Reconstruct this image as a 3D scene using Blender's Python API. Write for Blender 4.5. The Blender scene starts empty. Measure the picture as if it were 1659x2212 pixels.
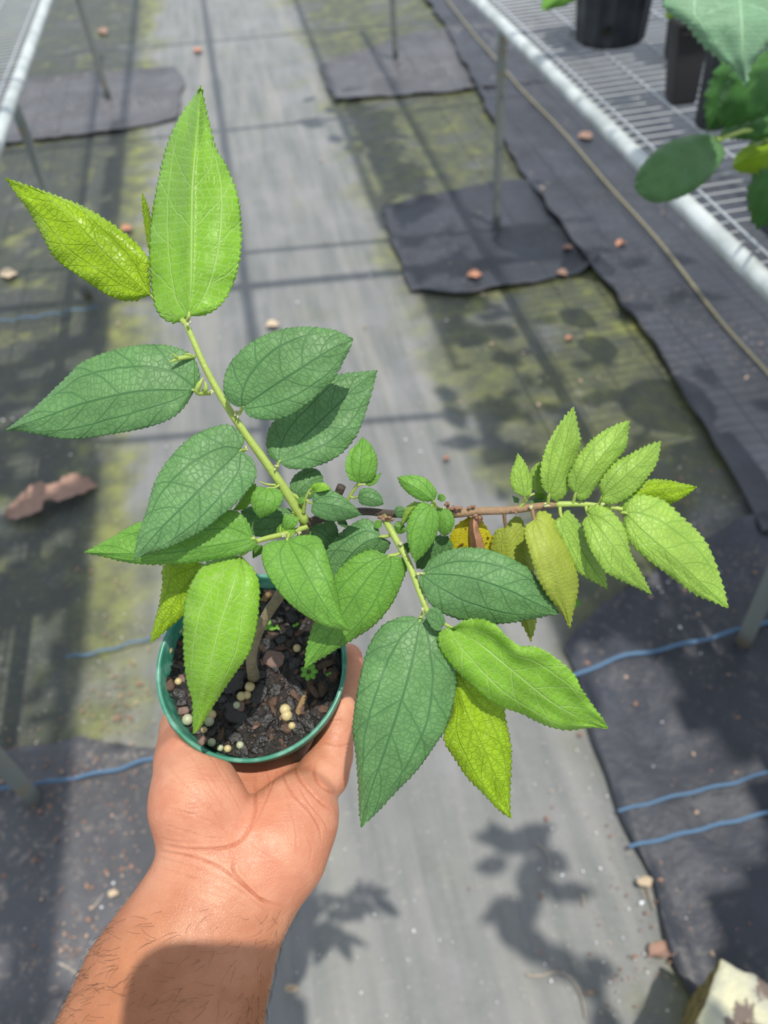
import bpy, math, random
import numpy as np
from mathutils import Vector, Matrix, noise as mnoise
SC = bpy.context.scene
COL = SC.collection
RNG = random.Random(7)

# ------------------------------------------------------------------ camera, world, sun, exposure
F = 1700.0                      # focal length in pixels of the 1659 x 2212 frame
PITCH = math.radians(46.0)
ROLL = math.atan2(170, 1634)
H = 1.6                         # camera height above the floor
sP, cP = math.sin(PITCH), math.cos(PITCH)
sR, cR = math.sin(ROLL), math.cos(ROLL)
RIGHT = np.array([cR, -sR * sP, -sR * cP])
UP = np.array([sR, cR * sP, cR * cP])
FWD = np.array([0, cP, -sP])
EYE = np.array([0, 0, H])
cam = bpy.data.cameras.new('camera')
cam_o = bpy.data.objects.new('camera', cam)
COL.objects.link(cam_o)
cam_o.matrix_world = Matrix(((RIGHT[0], UP[0], -FWD[0], 0), (RIGHT[1], UP[1], -FWD[1], 0), (RIGHT[2], UP[2], -FWD[2], H), (0, 0, 0, 1)))
cam.sensor_fit = 'VERTICAL'
cam.sensor_height = 36
cam.sensor_width = 27
cam.lens = F / 2212 * 36
cam.clip_start = 0.01
cam.dof.use_dof = True
cam.dof.focus_distance = 0.365
cam.dof.aperture_fstop = 9.0
SC.camera = cam_o

world = bpy.data.worlds.new('sky')
SC.world = world
world.use_nodes = True
wn = world.node_tree.nodes
wn['Background'].inputs[0].default_value = (0.82, 0.91, 1.04, 1)
wn['Background'].inputs[1].default_value = 1.25
SUNX, SUNY = -0.15, 0.215      # how far a shadow moves per metre of drop
sun = bpy.data.lights.new('sun', 'SUN')
sun.energy = 4.9
sun.angle = math.radians(0.7)
sun.color = (1.0, 0.95, 0.86)
sun_o = bpy.data.objects.new('sun', sun)
COL.objects.link(sun_o)
sun_o.location = (0, -1, 4)
sun_o.rotation_euler = Vector((SUNX, SUNY, -1)).to_track_quat('-Z', 'Y').to_euler()
SC.view_settings.view_transform = 'Standard'
SC.view_settings.look = 'None'
SC.view_settings.exposure = 0.0
SC.view_settings.gamma = 1.0
SC.view_settings.use_curve_mapping = False

# ------------------------------------------------------------------ measuring helpers
def at(px, py, d):              # real point at distance d along the view axis
    return EYE + d * (FWD + (px - 829.5) / F * RIGHT - (py - 1106) / F * UP)

def atz(px, py, z=0.0):         # real point at height z
    r = at(px, py, 1.0) - EYE
    return EYE + r * ((z - H) / r[2])

AX = np.array([-0.115, 0.993])  # along the aisle
BX = np.array([0.993, 0.115])   # across it
def ab(a, b, z=0.0):
    p = AX * a + BX * b
    return np.array([p[0], p[1], z])

def spline(pts, n):             # smooth curve through points, evenly resampled
    P = np.array(pts, float)
    if len(P) < 3:
        t = np.linspace(0, 1, n)[:, None]
        return P[0] * (1 - t) + P[-1] * t
    Q = np.vstack([2 * P[0] - P[1], P, 2 * P[-1] - P[-2]])
    out = []
    for i in range(1, len(Q) - 2):
        p0, p1, p2, p3 = Q[i - 1:i + 3]
        t = np.linspace(0, 1, 12, endpoint=False)[:, None]
        out.append(0.5 * ((2 * p1) + (p2 - p0) * t + (2 * p0 - 5 * p1 + 4 * p2 - p3) * t**2 + (3 * p1 - p0 - 3 * p2 + p3) * t**3))
    out = np.vstack(out + [P[-1:]])
    s = np.concatenate([[0], np.cumsum(np.linalg.norm(np.diff(out[:, :2] if out.shape[1] == 3 and False else out, axis=0), axis=1))])
    u = np.linspace(0, s[-1], n)
    return np.stack([np.interp(u, s, out[:, k]) for k in range(out.shape[1])], 1)

# ------------------------------------------------------------------ object helpers
def link(name, me, parent=None, mats=(), smooth=True):
    for m in mats:
        me.materials.append(m)
    if smooth and len(me.polygons):
        me.polygons.foreach_set('use_smooth', [True] * len(me.polygons))
    o = bpy.data.objects.new(name, me)
    COL.objects.link(o)
    if parent is not None:
        o.parent = parent
    return o

def wloc(o):
    v = Vector(o.location)
    while o.parent:
        o = o.parent
        v += o.location
    return v

def mesh(name, V, Fc, mat, parent=None, uv=None, smooth=True, origin='mean', matidx=None):
    V = np.asarray(V, float)
    if isinstance(origin, str):
        c = (V.min(0) + V.max(0)) / 2
        if origin == 'base':
            c[2] = V[:, 2].min()
    else:
        c = np.asarray(origin, float)
    me = bpy.data.meshes.new(name)
    me.from_pydata((V - c).tolist(), [], Fc if isinstance(Fc, list) else Fc.tolist())
    if uv is not None:
        l = me.uv_layers.new(name='UVMap')
        idx = np.zeros(len(me.loops), int)
        me.loops.foreach_get('vertex_index', idx)
        l.data.foreach_set('uv', np.asarray(uv, float)[idx].ravel())
    mats = mat if isinstance(mat, (list, tuple)) else [mat]
    o = link(name, me, parent, mats, smooth)
    if matidx is not None:
        me.polygons.foreach_set('material_index', matidx)
    o.location = Vector(c) - (wloc(parent) if parent is not None else Vector((0, 0, 0)))
    return o

def empty(name, loc, label, cat, group=None):
    o = bpy.data.objects.new(name, None)
    o.empty_display_size = 0.02
    COL.objects.link(o)
    o.location = Vector(loc)
    return tag(o, label, cat, group)

def tag(o, label=None, cat=None, group=None, kind=None):
    if label: o['label'] = label
    if cat: o['category'] = cat
    if group: o['group'] = group
    if kind: o['kind'] = kind
    return o

def modify(o, kind, **kw):
    m = o.modifiers.new(kind.lower(), kind)
    for k, v in kw.items():
        setattr(m, k, v)
    return m

class MB:                       # collects shapes into one mesh
    def __init__(s): s.V = []; s.F = []; s.n = 0
    def add(s, V, Fc):
        V = np.asarray(V, float)
        s.F += [[i + s.n for i in f] for f in (Fc if isinstance(Fc, list) else Fc.tolist())]
        s.V.append(V); s.n += len(V)
        return s
    def build(s, name, mat, parent=None, **kw):
        return mesh(name, np.vstack(s.V), s.F, mat, parent, **kw)

def tube_data(P, R, seg=10, caps=True, squash=1.0):
    P = np.asarray(P, float); n = len(P)
    R = np.full(n, R) if np.isscalar(R) else np.asarray(R, float)
    T = np.gradient(P, axis=0); T /= np.linalg.norm(T, axis=1)[:, None] + 1e-12
    a = np.array([0, 0, 1.0]) if abs(T[0][2]) < .8 else np.array([1.0, 0, 0])
    U = np.cross(T[0], a); U /= np.linalg.norm(U)
    V = []
    for i in range(n):
        U = U - T[i] * U.dot(T[i]); U /= np.linalg.norm(U) + 1e-12
        W = np.cross(T[i], U)
        for k in range(seg):
            t = 2 * math.pi * k / seg
            V.append(P[i] + R[i] * (math.cos(t) * U + squash * math.sin(t) * W))
    Fc = []
    for i in range(n - 1):
        for k in range(seg):
            k2 = (k + 1) % seg
            Fc.append([i * seg + k, i * seg + k2, (i + 1) * seg + k2, (i + 1) * seg + k])
    if caps:
        Fc.append(list(range(seg))[::-1]); Fc.append([(n - 1) * seg + k for k in range(seg)])
    return V, Fc

def tube(name, pts, R, mat, parent=None, seg=10, n=None, **kw):
    n = n or max(6, 6 * len(pts))
    P = spline(pts, n)
    if not np.isscalar(R):
        R = np.interp(np.linspace(0, 1, n), np.linspace(0, 1, len(R)), R)
    V, Fc = tube_data(P, R, seg)
    return mesh(name, V, Fc, mat, parent, **kw)

def box_data(c, ex, ey, ez):    # centre and three half-axis vectors
    c, ex, ey, ez = map(np.asarray, (c, ex, ey, ez))
    V = [c + a * ex + b * ey + d * ez for d in (-1, 1) for b in (-1, 1) for a in (-1, 1)]
    return V, [[0, 2, 3, 1], [4, 5, 7, 6], [0, 1, 5, 4], [2, 6, 7, 3], [0, 4, 6, 2], [1, 3, 7, 5]]

def blob_data(c, r, rng, seg=5, ring=4, jag=.3):
    V = []; Fc = []
    sx, sy, sz = r if isinstance(r, (tuple, list)) else (r, r, r)
    a0 = rng.uniform(0, 6.3); rot = Matrix.Rotation(a0, 3, 'Z') @ Matrix.Rotation(rng.uniform(-.4, .4), 3, 'X')
    for i in range(ring + 1):
        ph = math.pi * i / ring
        for k in range(seg):
            t = 2 * math.pi * k / seg
            j = 1 + rng.uniform(-jag, jag)
            v = rot @ Vector((sx * j * math.sin(ph) * math.cos(t), sy * j * math.sin(ph) * math.sin(t), sz * math.cos(ph)))
            V.append(np.array(c) + np.array(v))
    for i in range(ring):
        for k in range(seg):
            k2 = (k + 1) % seg
            Fc.append([i * seg + k, (i + 1) * seg + k, (i + 1) * seg + k2, i * seg + k2])
    return V, Fc

# ------------------------------------------------------------------ material helpers
def lin(r, g, b):
    f = lambda c: (c / 255 / 12.92) if c / 255 <= .04045 else ((c / 255 + .055) / 1.055) ** 2.4
    return (f(r), f(g), f(b), 1)

class NT:
    def __init__(s, name):
        s.m = bpy.data.materials.new(name); s.m.use_nodes = True
        s.t = s.m.node_tree; s.b = s.t.nodes['Principled BSDF']; s.out = s.t.nodes['Material Output']
    def n(s, kind, **kw):
        x = s.t.nodes.new('ShaderNode' + kind)
        for k, v in kw.items():
            if k.startswith('i_'):
                key = k[2:]; key = int(key) if key.isdigit() else key.replace('_', ' ')
                if hasattr(v, 'links'): s.t.links.new(v, x.inputs[key])
                else: x.inputs[key].default_value = v
            else: setattr(x, k, v)
        return x
    def l(s, a, b): s.t.links.new(a, b)
    def math(s, op, a, b=0.0, c=None, clamp=False):
        x = s.t.nodes.new('ShaderNodeMath'); x.operation = op; x.use_clamp = clamp
        for i, v in enumerate((a, b) if c is None else (a, b, c)):
            if hasattr(v, 'links'): s.t.links.new(v, x.inputs[i])
            else: x.inputs[i].default_value = v
        return x.outputs[0]
    def mix(s, f, a, b):
        x = s.t.nodes.new('ShaderNodeMix'); x.data_type = 'RGBA'
        for i, v in ((0, f), (6, a), (7, b)):
            if hasattr(v, 'links'): s.t.links.new(v, x.inputs[i])
            else: x.inputs[i].default_value = v
        return x.outputs[2]
    def ramp(s, f, a, b):       # smooth 0..1 between a and b
        x = s.t.nodes.new('ShaderNodeMapRange'); x.interpolation_type = 'SMOOTHSTEP'
        if hasattr(f, 'links'): s.t.links.new(f, x.inputs[0])
        x.inputs[1].default_value = a; x.inputs[2].default_value = b
        return x.outputs[0]
    def coord(s, which='Object'): return s.n('TexCoord').outputs[which]
    def pos(s): return s.n('NewGeometry').outputs['Position']
    def scale(s, v, sc):
        x = s.n('VectorMath', operation='MULTIPLY'); s.l(v, x.inputs[0]); x.inputs[1].default_value = sc; return x.outputs[0]
    def noise(s, v, sc, det=3, rough=.55, dist=0):
        x = s.n('TexNoise'); s.l(v, x.inputs['Vector'])
        x.inputs['Scale'].default_value = sc; x.inputs['Detail'].default_value = det
        x.inputs['Roughness'].default_value = rough; x.inputs['Distortion'].default_value = dist
        return x.outputs['Fac']
    def bump(s, h, strength, dist):
        x = s.n('Bump'); s.l(h, x.inputs['Height']); x.inputs['Strength'].default_value = strength; x.inputs['Distance'].default_value = dist
        s.l(x.outputs[0], s.b.inputs['Normal']); return x.outputs[0]
    def set(s, **kw):
        for k, v in kw.items():
            k = k.replace('_', ' ')
            if hasattr(v, 'links'): s.l(v, s.b.inputs[k])
            else: s.b.inputs[k].default_value = v
        return s

def simple(name, col, rough=.6, var=.25, sc=60, metal=0, bump=0, spec=.5):
    t = NT(name); p = t.pos()
    n = t.noise(p, sc)
    c2 = tuple(x * (1 - var) for x in col[:3]) + (1,)
    t.set(Base_Color=t.mix(n, c2, col), Roughness=rough, Metallic=metal)
    t.b.inputs['Specular IOR Level'].default_value = spec
    if bump: t.bump(t.noise(p, sc * 3), 1.0, bump)
    return t.m

def leaf_mat(name, col, vein, vein_amt=.6, rough=.42, trans=.28, quilt=1.0, spots=None):
    t = NT(name)
    uv = t.n('SeparateXYZ'); t.l(t.n('UVMap').outputs[0], uv.inputs[0])
    p = t.pos()
    wob = t.math('MULTIPLY', t.math('SUBTRACT', t.noise(p, 140, 2), .5), .07)
    a = t.math('ABSOLUTE', t.math('MULTIPLY_ADD', uv.outputs[0], 2.0, -1.0))
    v = uv.outputs[1]
    mid = t.math('SUBTRACT', 1, t.ramp(a, .010, .040))
    # pair of veins that leave the base and follow the margin
    lat_at = t.math('MULTIPLY_ADD', v, .42, .40)
    lat_d = t.math('ABSOLUTE', t.math('SUBTRACT', t.math('ADD', a, wob), lat_at))
    lat = t.math('MULTIPLY', t.math('SUBTRACT', 1, t.ramp(lat_d, .006, .034)), t.math('SUBTRACT', 1, t.ramp(v, .7, .9)))
    # side veins
    def ribs(freq, slope, w, off):
        ph = t.math('FRACT', t.math('ADD', t.math('MULTIPLY_ADD', a, -slope, t.math('MULTIPLY', v, freq)), t.math('ADD', t.math('MULTIPLY', wob, 3), off)))
        d = t.math('ABSOLUTE', t.math('SUBTRACT', ph, .5))
        return t.math('SUBTRACT', 1, t.ramp(d, w * .2, w))
    sec = t.math('MULTIPLY', ribs(6, 1.5, .05, .2), t.math('MAXIMUM', t.ramp(v, .28, .36), t.ramp(t.math('SUBTRACT', a, lat_at), 0, .02)))
    ter = ribs(30, 1.2, .22, 0)
    vo = t.n('TexVoronoi', feature='DISTANCE_TO_EDGE'); t.l(p, vo.inputs['Vector']); vo.inputs['Scale'].default_value = 330
    net = t.math('SUBTRACT', 1, t.ramp(vo.outputs['Distance'], .0, .11))
    big = t.math('MAXIMUM', mid, t.math('MAXIMUM', t.math('MULTIPLY', lat, .9), t.math('MULTIPLY', sec, .75)))
    allv = t.math('MAXIMUM', big, t.math('MULTIPLY', t.math('MAXIMUM', net, t.math('MULTIPLY', ter, .6)), .5), clamp=True)
    tone = t.noise(p, 45, 3)
    c2 = tuple(x * .78 for x in col[:3]) + (1,)
    base = t.mix(t.ramp(tone, .3, .7), c2, col)
    basec = t.mix(t.math('MULTIPLY', allv, vein_amt), base, vein)
    if spots:
        sp = t.ramp(t.noise(p, 170, 2), .60, .66)
        basec = t.mix(sp, basec, spots)
    fine = t.noise(p, 1500, 2)
    h = t.math('MULTIPLY_ADD', t.noise(p, 200, 2), .3, t.math('MULTIPLY_ADD', fine, .10, t.math('MULTIPLY', allv, -1.0)))
    t.set(Base_Color=basec, Roughness=rough)
    t.b.inputs['Specular IOR Level'].default_value = .35
    nrm = t.bump(h, 1.0, .00028 * quilt)
    tr = t.n('BsdfTranslucent'); t.l(t.mix(.55, basec, (min(1, col[0] * 1.9), min(1, col[1] * 1.6), col[2] * .4, 1)), tr.inputs[0]); t.l(nrm, tr.inputs[1])
    mx = t.n('MixShader'); mx.inputs[0].default_value = trans
    t.l(t.b.outputs[0], mx.inputs[1]); t.l(tr.outputs[0], mx.inputs[2]); t.l(mx.outputs[0], t.out.inputs['Surface'])
    return t.m

M = {}
M['deep'] = leaf_mat('mature_leaf', (.16, .335, .115, 1), (.045, .15, .05, 1), .85, .46, .22)
M['mid'] = leaf_mat('green_leaf', (.20, .44, .065, 1), (.085, .25, .045, 1), .75, .45, .25)
M['fresh'] = leaf_mat('fresh_leaf', (.25, .52, .035, 1), (.42, .60, .20, 1), .6, .40, .26)
M['pale'] = leaf_mat('pale_leaf', (.36, .56, .09, 1), (.17, .36, .06, 1), .75, .42, .26)
M['lime'] = leaf_mat('young_leaf', (.36, .56, .02, 1), (.26, .45, .03, 1), .6, .30, .30, 2.0)
M['olive'] = leaf_mat('olive_leaf', (.36, .45, .055, 1), (.48, .54, .14, 1), .5, .45, .25)
M['yellow'] = leaf_mat('yellow_leaf', (.60, .55, .01, 1), (.62, .58, .10, 1), .4, .5, .35, 1, (.10, .05, .01, 1))
M['brown'] = leaf_mat('withered_leaf', (.60, .30, .17, 1), (.70, .42, .26, 1), .5, .7, .1)
M['blue'] = leaf_mat('bluish_plant_leaf', (.22, .42, .24, 1), (.36, .55, .34, 1), .6, .45, .2, 3)  # pale blue-green, the leaf's own colour
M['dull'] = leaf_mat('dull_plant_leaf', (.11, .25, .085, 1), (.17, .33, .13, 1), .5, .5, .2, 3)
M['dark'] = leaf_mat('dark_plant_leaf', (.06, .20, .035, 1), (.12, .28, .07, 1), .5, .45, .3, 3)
M['stem_green'] = simple('green_stem', (.38, .50, .10, 1), .5, .25, 200, 0, .0003)
M['stem_tan'] = simple('tan_stem', (.34, .22, .12, 1), .7, .35, 260, 0, .0006)
M['bark'] = simple('bark', (.36, .30, .17, 1), .7, .65, 420, 0, .0012)
M['bark_dark'] = simple('dark_bark', (.10, .075, .06, 1), .8, .5, 300, 0, .001)
SC.view_settings.exposure = -0.24

# ================================================================== floor and coverings
t = NT('weathered_ground_cloth')
p = t.pos()
xyz = t.n('SeparateXYZ'); t.l(p, xyz.inputs[0])
Bc = t.math('ADD', t.math('MULTIPLY', xyz.outputs[0], .993), t.math('MULTIPLY', xyz.outputs[1], .115))
Ac = t.math('ADD', t.math('MULTIPLY', xyz.outputs[0], -.115), t.math('MULTIPLY', xyz.outputs[1], .993))
cv = t.n('CombineXYZ'); t.l(t.math('MULTIPLY', Bc, 9), cv.inputs[0]); t.l(t.math('MULTIPLY', Ac, .7), cv.inputs[1])
streak = t.noise(cv.outputs[0], 2.2, 5, .6)
cloud = t.noise(p, 2.6, 5, .6)
grey = t.mix(t.ramp(streak, .3, .7), (.125, .135, .13, 1), (.20, .20, .195, 1))
grey = t.mix(t.math('MULTIPLY', t.ramp(t.noise(p, 3.7, 4), .45, .75), .5), grey, (.24, .235, .25, 1))
side = t.math('MAXIMUM', t.math('MULTIPLY', t.ramp(Bc, .25, .7), 1.1), t.math('SUBTRACT', 1, t.ramp(Bc, -.62, -.35)))
mossf = t.math('MULTIPLY', t.ramp(t.math('ADD', cloud, t.math('MULTIPLY', side, .22)), .55, .74), t.math('MULTIPLY_ADD', side, .68, .22))
mossn = t.mix(t.ramp(t.noise(p, 11, 4), .35, .7), (.08, .09, .035, 1), (.205, .22, .045, 1))
grey = t.mix(t.math('MULTIPLY', t.ramp(t.noise(cv.outputs[0], .9, 3), .5, .72), .55), grey, (.27, .26, .235, 1))
colr = t.mix(mossf, grey, mossn)
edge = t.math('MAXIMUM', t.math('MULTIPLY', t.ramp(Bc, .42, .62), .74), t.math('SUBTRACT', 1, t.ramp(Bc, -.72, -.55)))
colr = t.mix(t.math('MULTIPLY', edge, t.math('MULTIPLY', t.ramp(t.noise(p, 5, 5, .65), .27, .50), .88)), colr, (.030, .036, .032, 1))  # shade beside and under the benches put into the floor colour
far = t.mix(t.math('MULTIPLY', t.ramp(t.noise(p, 60, 3), .60, .72), .5), colr, (.28, .26, .22, 1))
w1 = t.n('TexWave', wave_type='BANDS'); t.l(t.scale(p, (1, 1, 0)), w1.inputs[0]); w1.inputs['Scale'].default_value = 90
w2 = t.n('TexWave', wave_type='BANDS', bands_direction='Y'); t.l(p, w2.inputs[0]); w2.inputs['Scale'].default_value = 90
t.set(Base_Color=far, Roughness=t.math('MULTIPLY_ADD', streak, .3, .38))
t.b.inputs['Specular IOR Level'].default_value = .5
t.bump(t.math('ADD', t.math('MULTIPLY', t.math('ADD', w1.outputs[1], w2.outputs[1]), .3), t.math('MULTIPLY', t.noise(p, 14, 4), 6)), .6, .0012)
M['floor'] = t.m

def black_cloth(name, base, dust, dusty):
    t = NT(name); p = t.pos()
    n1 = t.noise(p, 3.5, 5, .62); n2 = t.noise(p, 55, 3, .6)
    c = t.mix(t.ramp(n1, .35, .75), base, tuple(x * 1.8 for x in base[:3]) + (1,))
    c = t.mix(t.math('MULTIPLY', t.math('MULTIPLY', t.ramp(n2, .52, .70), t.ramp(t.noise(p, 2.2, 3), .35, .65)), dusty), c, dust)
    w = t.n('TexWave', wave_type='BANDS', bands_direction='DIAGONAL'); t.l(p, w.inputs[0]); w.inputs['Scale'].default_value = 130
    t.set(Base_Color=c, Roughness=.48)
    t.b.inputs['Specular IOR Level'].default_value = .55
    t.bump(t.math('MULTIPLY_ADD', t.noise(p, 22, 4), 5, t.math('MULTIPLY', w.outputs[1], .3)), .7, .0014)
    return t.m
M['cloth_black'] = black_cloth('black_ground_cloth', (.020, .023, .032, 1), (.15, .13, .115, 1), .6)
M['cloth_litter'] = black_cloth('littered_ground_cloth', (.058, .058, .064, 1), (.26, .22, .19, 1), .9)

V = []; Fc = []
N = 60
for j in range(N + 1):
    for i in range(N + 1):
        V.append((-6 + 12 * i / N, -3 + 15 * j / N, 0))
for j in range(N):
    for i in range(N):
        q = j * (N + 1) + i
        Fc.append([q, q + 1, q + N + 2, q + N + 1])
fl = mesh('floor', V, Fc, M['floor'])
fl['kind'] = 'structure'

def sheet(poly, z, mat, label, cell=.03, amp=.008, seedv=0.0, hem=.012):
    """a loose cloth lying on the floor, cut to a polygon, with wrinkles and a turned-up hem"""
    poly = np.array(poly, float)
    lo, hi = poly.min(0), poly.max(0)
    nx = int((hi[0] - lo[0]) / cell) + 1; ny = int((hi[1] - lo[1]) / cell) + 1
    xs = np.linspace(lo[0], hi[0], nx + 1); ys = np.linspace(lo[1], hi[1], ny + 1)
    X, Y = np.meshgrid(xs, ys)
    def dist_in(x, y):
        ins = np.zeros(x.shape, bool); dm = np.full(x.shape, 9.0)
        for k in range(len(poly)):
            a, b = poly[k], poly[(k + 1) % len(poly)]
            e = b - a
            tt = np.clip(((x - a[0]) * e[0] + (y - a[1]) * e[1]) / (e @ e), 0, 1)
            dm = np.minimum(dm, np.hypot(x - a[0] - tt * e[0], y - a[1] - tt * e[1]))
            c = ((a[1] > y) != (b[1] > y)) & (x < (b[0] - a[0]) * (y - a[1]) / (b[1] - a[1] + 1e-12) + a[0])
            ins ^= c
        return ins, dm
    ins, dm = dist_in(X, Y)
    X0, Y0 = X.copy(), Y.copy()
    near = (~ins) & (dm < cell * 1.5)
    for j, i in zip(*np.nonzero(near)):     # pull the outer ring onto the hem
        best = 9; q_ = None
        for k in range(len(poly)):
            a, b = poly[k], poly[(k + 1) % len(poly)]; e = b - a
            tt = min(1, max(0, ((X0[j, i] - a[0]) * e[0] + (Y0[j, i] - a[1]) * e[1]) / (e @ e)))
            c = a + tt * e; d_ = math.hypot(X0[j, i] - c[0], Y0[j, i] - c[1])
            if d_ < best:
                best = d_; nn_ = np.array([-e[1], e[0]]) / np.linalg.norm(e); q_ = c + nn_ * .018 * mnoise.noise(Vector((c[0] * 7, c[1] * 7, seedv)))
        X[j, i], Y[j, i] = q_
    dm = np.where(ins, dm, 0); ok = ins | near
    Z = np.zeros_like(X)
    for j in range(ny + 1):
        for i in range(nx + 1):
            x, y = X[j, i], Y[j, i]
            a_ = -.115 * x + .993 * y; b_ = .993 * x + .115 * y
            r = abs(mnoise.noise(Vector((b_ * 4 + seedv, a_ * 1.3, 1)))) + .6 * abs(mnoise.noise(Vector((b_ * 11, a_ * 5 + seedv, 3))))
            Z[j, i] = z + amp * (1 - min(1, r * 2.2))
    Z += hem * np.exp(-(np.maximum(dm, 0) / .03) ** 2)
    idx = -np.ones(X.shape, int); Vv = []; Ff = []
    cellok = (ok[:-1, :-1] & ok[1:, :-1] & ok[:-1, 1:] & ok[1:, 1:]) & (ins[:-1, :-1] | ins[1:, :-1] | ins[:-1, 1:] | ins[1:, 1:])
    for j, i in zip(*np.nonzero(cellok)):
        q = []
        for jj, ii in ((j, i), (j, i + 1), (j + 1, i + 1), (j + 1, i)):
            if idx[jj, ii] < 0:
                idx[jj, ii] = len(Vv); Vv.append((X[jj, ii], Y[jj, ii], Z[jj, ii]))
            q.append(int(idx[jj, ii]))
        Ff.append(q)
    o = mesh('ground_cloth', Vv, Ff, mat)
    modify(o, 'SOLIDIFY', thickness=.0012, offset=1)
    return tag(o, label, 'ground cloth')

px2 = lambda pts: [tuple(atz(x, y)[:2]) for x, y in pts]
AB = lambda pts: [tuple(ab(a, b)[:2]) for a, b in pts]
sheet(px2([(-300, 250), (60, 175), (230, 160), (380, 150), (400, 180), (385, 262), (270, 285), (0, 318), (-300, 350)]), .003, M['cloth_litter'],
      'black ground cloth lying across the aisle behind the left bench legs', .03, .01, 2)
sheet(px2([(690, 150), (870, 82), (1010, 60), (1150, 60), (1180, 180), (960, 205), (720, 222)]), .003, M['cloth_litter'],
      'small black ground cloth at the foot of the farthest right bench leg', .03, .01, 5)
sheet(px2([(822, 452), (1060, 400), (1260, 400), (1300, 560), (1250, 600), (1000, 640), (885, 636)]), .003, M['cloth_black'],
      'black ground cloth at the foot of the middle right bench leg', .025, .012, 7)
sheet([tuple(atz(*q)[:2]) for q in [(960, 60), (1100, 340), (1240, 540), (1400, 740), (1560, 1000), (1640, 1160)]] + [(1.35, 1.3), (3.5, 1.5), (3.5, 8), (.6, 8)], .009, M['cloth_black'],
      'long black ground cloth with a yellow seam under the right bench', .035, .014, 9)
sheet(AB([(-.8, .47), (.45, .475), (.98, .50), (1.12, .72), (1.25, 1.1), (1.3, 1.9), (-.8, 1.9)]), .003, M['cloth_black'],
      'black ground cloth with blue ropes in the near right corner', .025, .014, 12)
sheet(AB([(-.8, -.36), (.9, -.36), (1.0, -.62), (1.0, -1.9), (-.8, -1.9)]), .003, M['cloth_litter'],
      'litter strewn black ground cloth beside the raised arm on the left', .025, .010, 15)

# ropes and twine lying on the cloths
def rope(pts, r, mat, name, label, cat, twist=True, z=.021):
    P = spline([np.append(np.array(atz(x, y)[:2]), z) for x, y in pts], 160)
    P[:, 2] += .004 * np.sin(np.arange(160) * .21)
    mb = MB()
    if twist:
        s = np.concatenate([[0], np.cumsum(np.linalg.norm(np.diff(P, axis=0), axis=1))])
        n = int(s[-1] / .004); u = np.linspace(0, s[-1], n)
        Q = np.stack([np.interp(u, s, P[:, k]) for k in range(3)], 1)
        T = np.gradient(Q, axis=0); T /= np.linalg.norm(T, axis=1)[:, None]
        S = np.cross(T, [0, 0, 1]); W = np.cross(S, T)
        for k in range(3):
            ph = u / .022 * 2 * math.pi + k * 2.094
            mb.add(*tube_data(Q + (np.cos(ph)[:, None] * S + np.sin(ph)[:, None] * W) * r * .55, r * .6, 6))
    else:
        mb.add(*tube_data(P, r, 6, squash=.4))
    return tag(mb.build(name, mat), label, cat)
M['blue_rope'] = simple('blue_rope', (.10, .20, .33, 1), .7, .3, 200)
M['yellow'] = M['yellow']
M['seam'] = simple('yellow_seam_tape', (.32, .29, .17, 1), .6, .5, 60)
rope([(1215, 1480), (1260, 1462), (1330, 1432), (1440, 1410), (1560, 1380), (1659, 1352), (1800, 1310)], .0045, M['blue_rope'], 'blue_rope', 'blue rope running past the near right bench leg', 'rope')
rope([(1332, 1762), (1420, 1738), (1500, 1718), (1580, 1700), (1659, 1675), (1800, 1630)], .0032, M['blue_rope'], 'blue_rope', 'thin blue rope, the middle of three in the near right corner', 'rope')
rope([(1355, 1838), (1430, 1820), (1520, 1797), (1600, 1778), (1659, 1762), (1800, 1720)], .0036, M['blue_rope'], 'blue_rope', 'blue twisted rope nearest the concrete block', 'rope')
rope([(-120, 1740), (0, 1715), (120, 1697), (240, 1675), (330, 1650), (420, 1640)], .004, M['blue_rope'], 'blue_rope', 'blue rope on the littered cloth left of the wrist', 'rope')
rope([(150, 1430), (220, 1418), (300, 1396), (380, 1375), (470, 1360)], .003, M['blue_rope'], 'blue_rope', 'faint blue rope left of the green pot', 'rope')
rope([(-60, 712), (0, 704), (90, 692), (150, 682), (215, 674)], .003, M['blue_rope'], 'blue_rope', 'grey blue rope at the foot of the left bench leg', 'rope')
rope([(930, -60), (975, 20), (1060, 125), (1110, 185), (1190, 270), (1330, 430), (1440, 560), (1550, 700), (1645, 810), (1760, 950)], .006, M['seam'], 'seam_tape', 'yellow tape running lengthwise under the right bench', 'tape', False, .026)

# ================================================================== benches
M['galv'] = NT('galvanised_pipe').set(Base_Color=(.50, .54, .53, 1), Metallic=.35, Roughness=.42).m
tt = M['galv'].node_tree
t = NT('galvanised_pipe'); p = t.pos()
t.set(Base_Color=t.mix(t.ramp(t.noise(p, 9, 4), .35, .65), (.40, .44, .43, 1), (.62, .66, .65, 1)), Metallic=.3, Roughness=t.math('MULTIPLY_ADD', t.noise(p, 30, 3), .3, .3)); M['galv'] = t.m
t = NT('weathered_pipe'); p = t.pos()
t.set(Base_Color=t.mix(t.ramp(t.noise(p, 14, 4), .55, .75), (.20, .22, .20, 1), (.26, .19, .10, 1)), Metallic=.2, Roughness=.55); M['leg'] = t.m
M['wire'] = NT('galvanised_wire').set(Base_Color=(.55, .58, .60, 1), Metallic=.5, Roughness=.35).m

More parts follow.
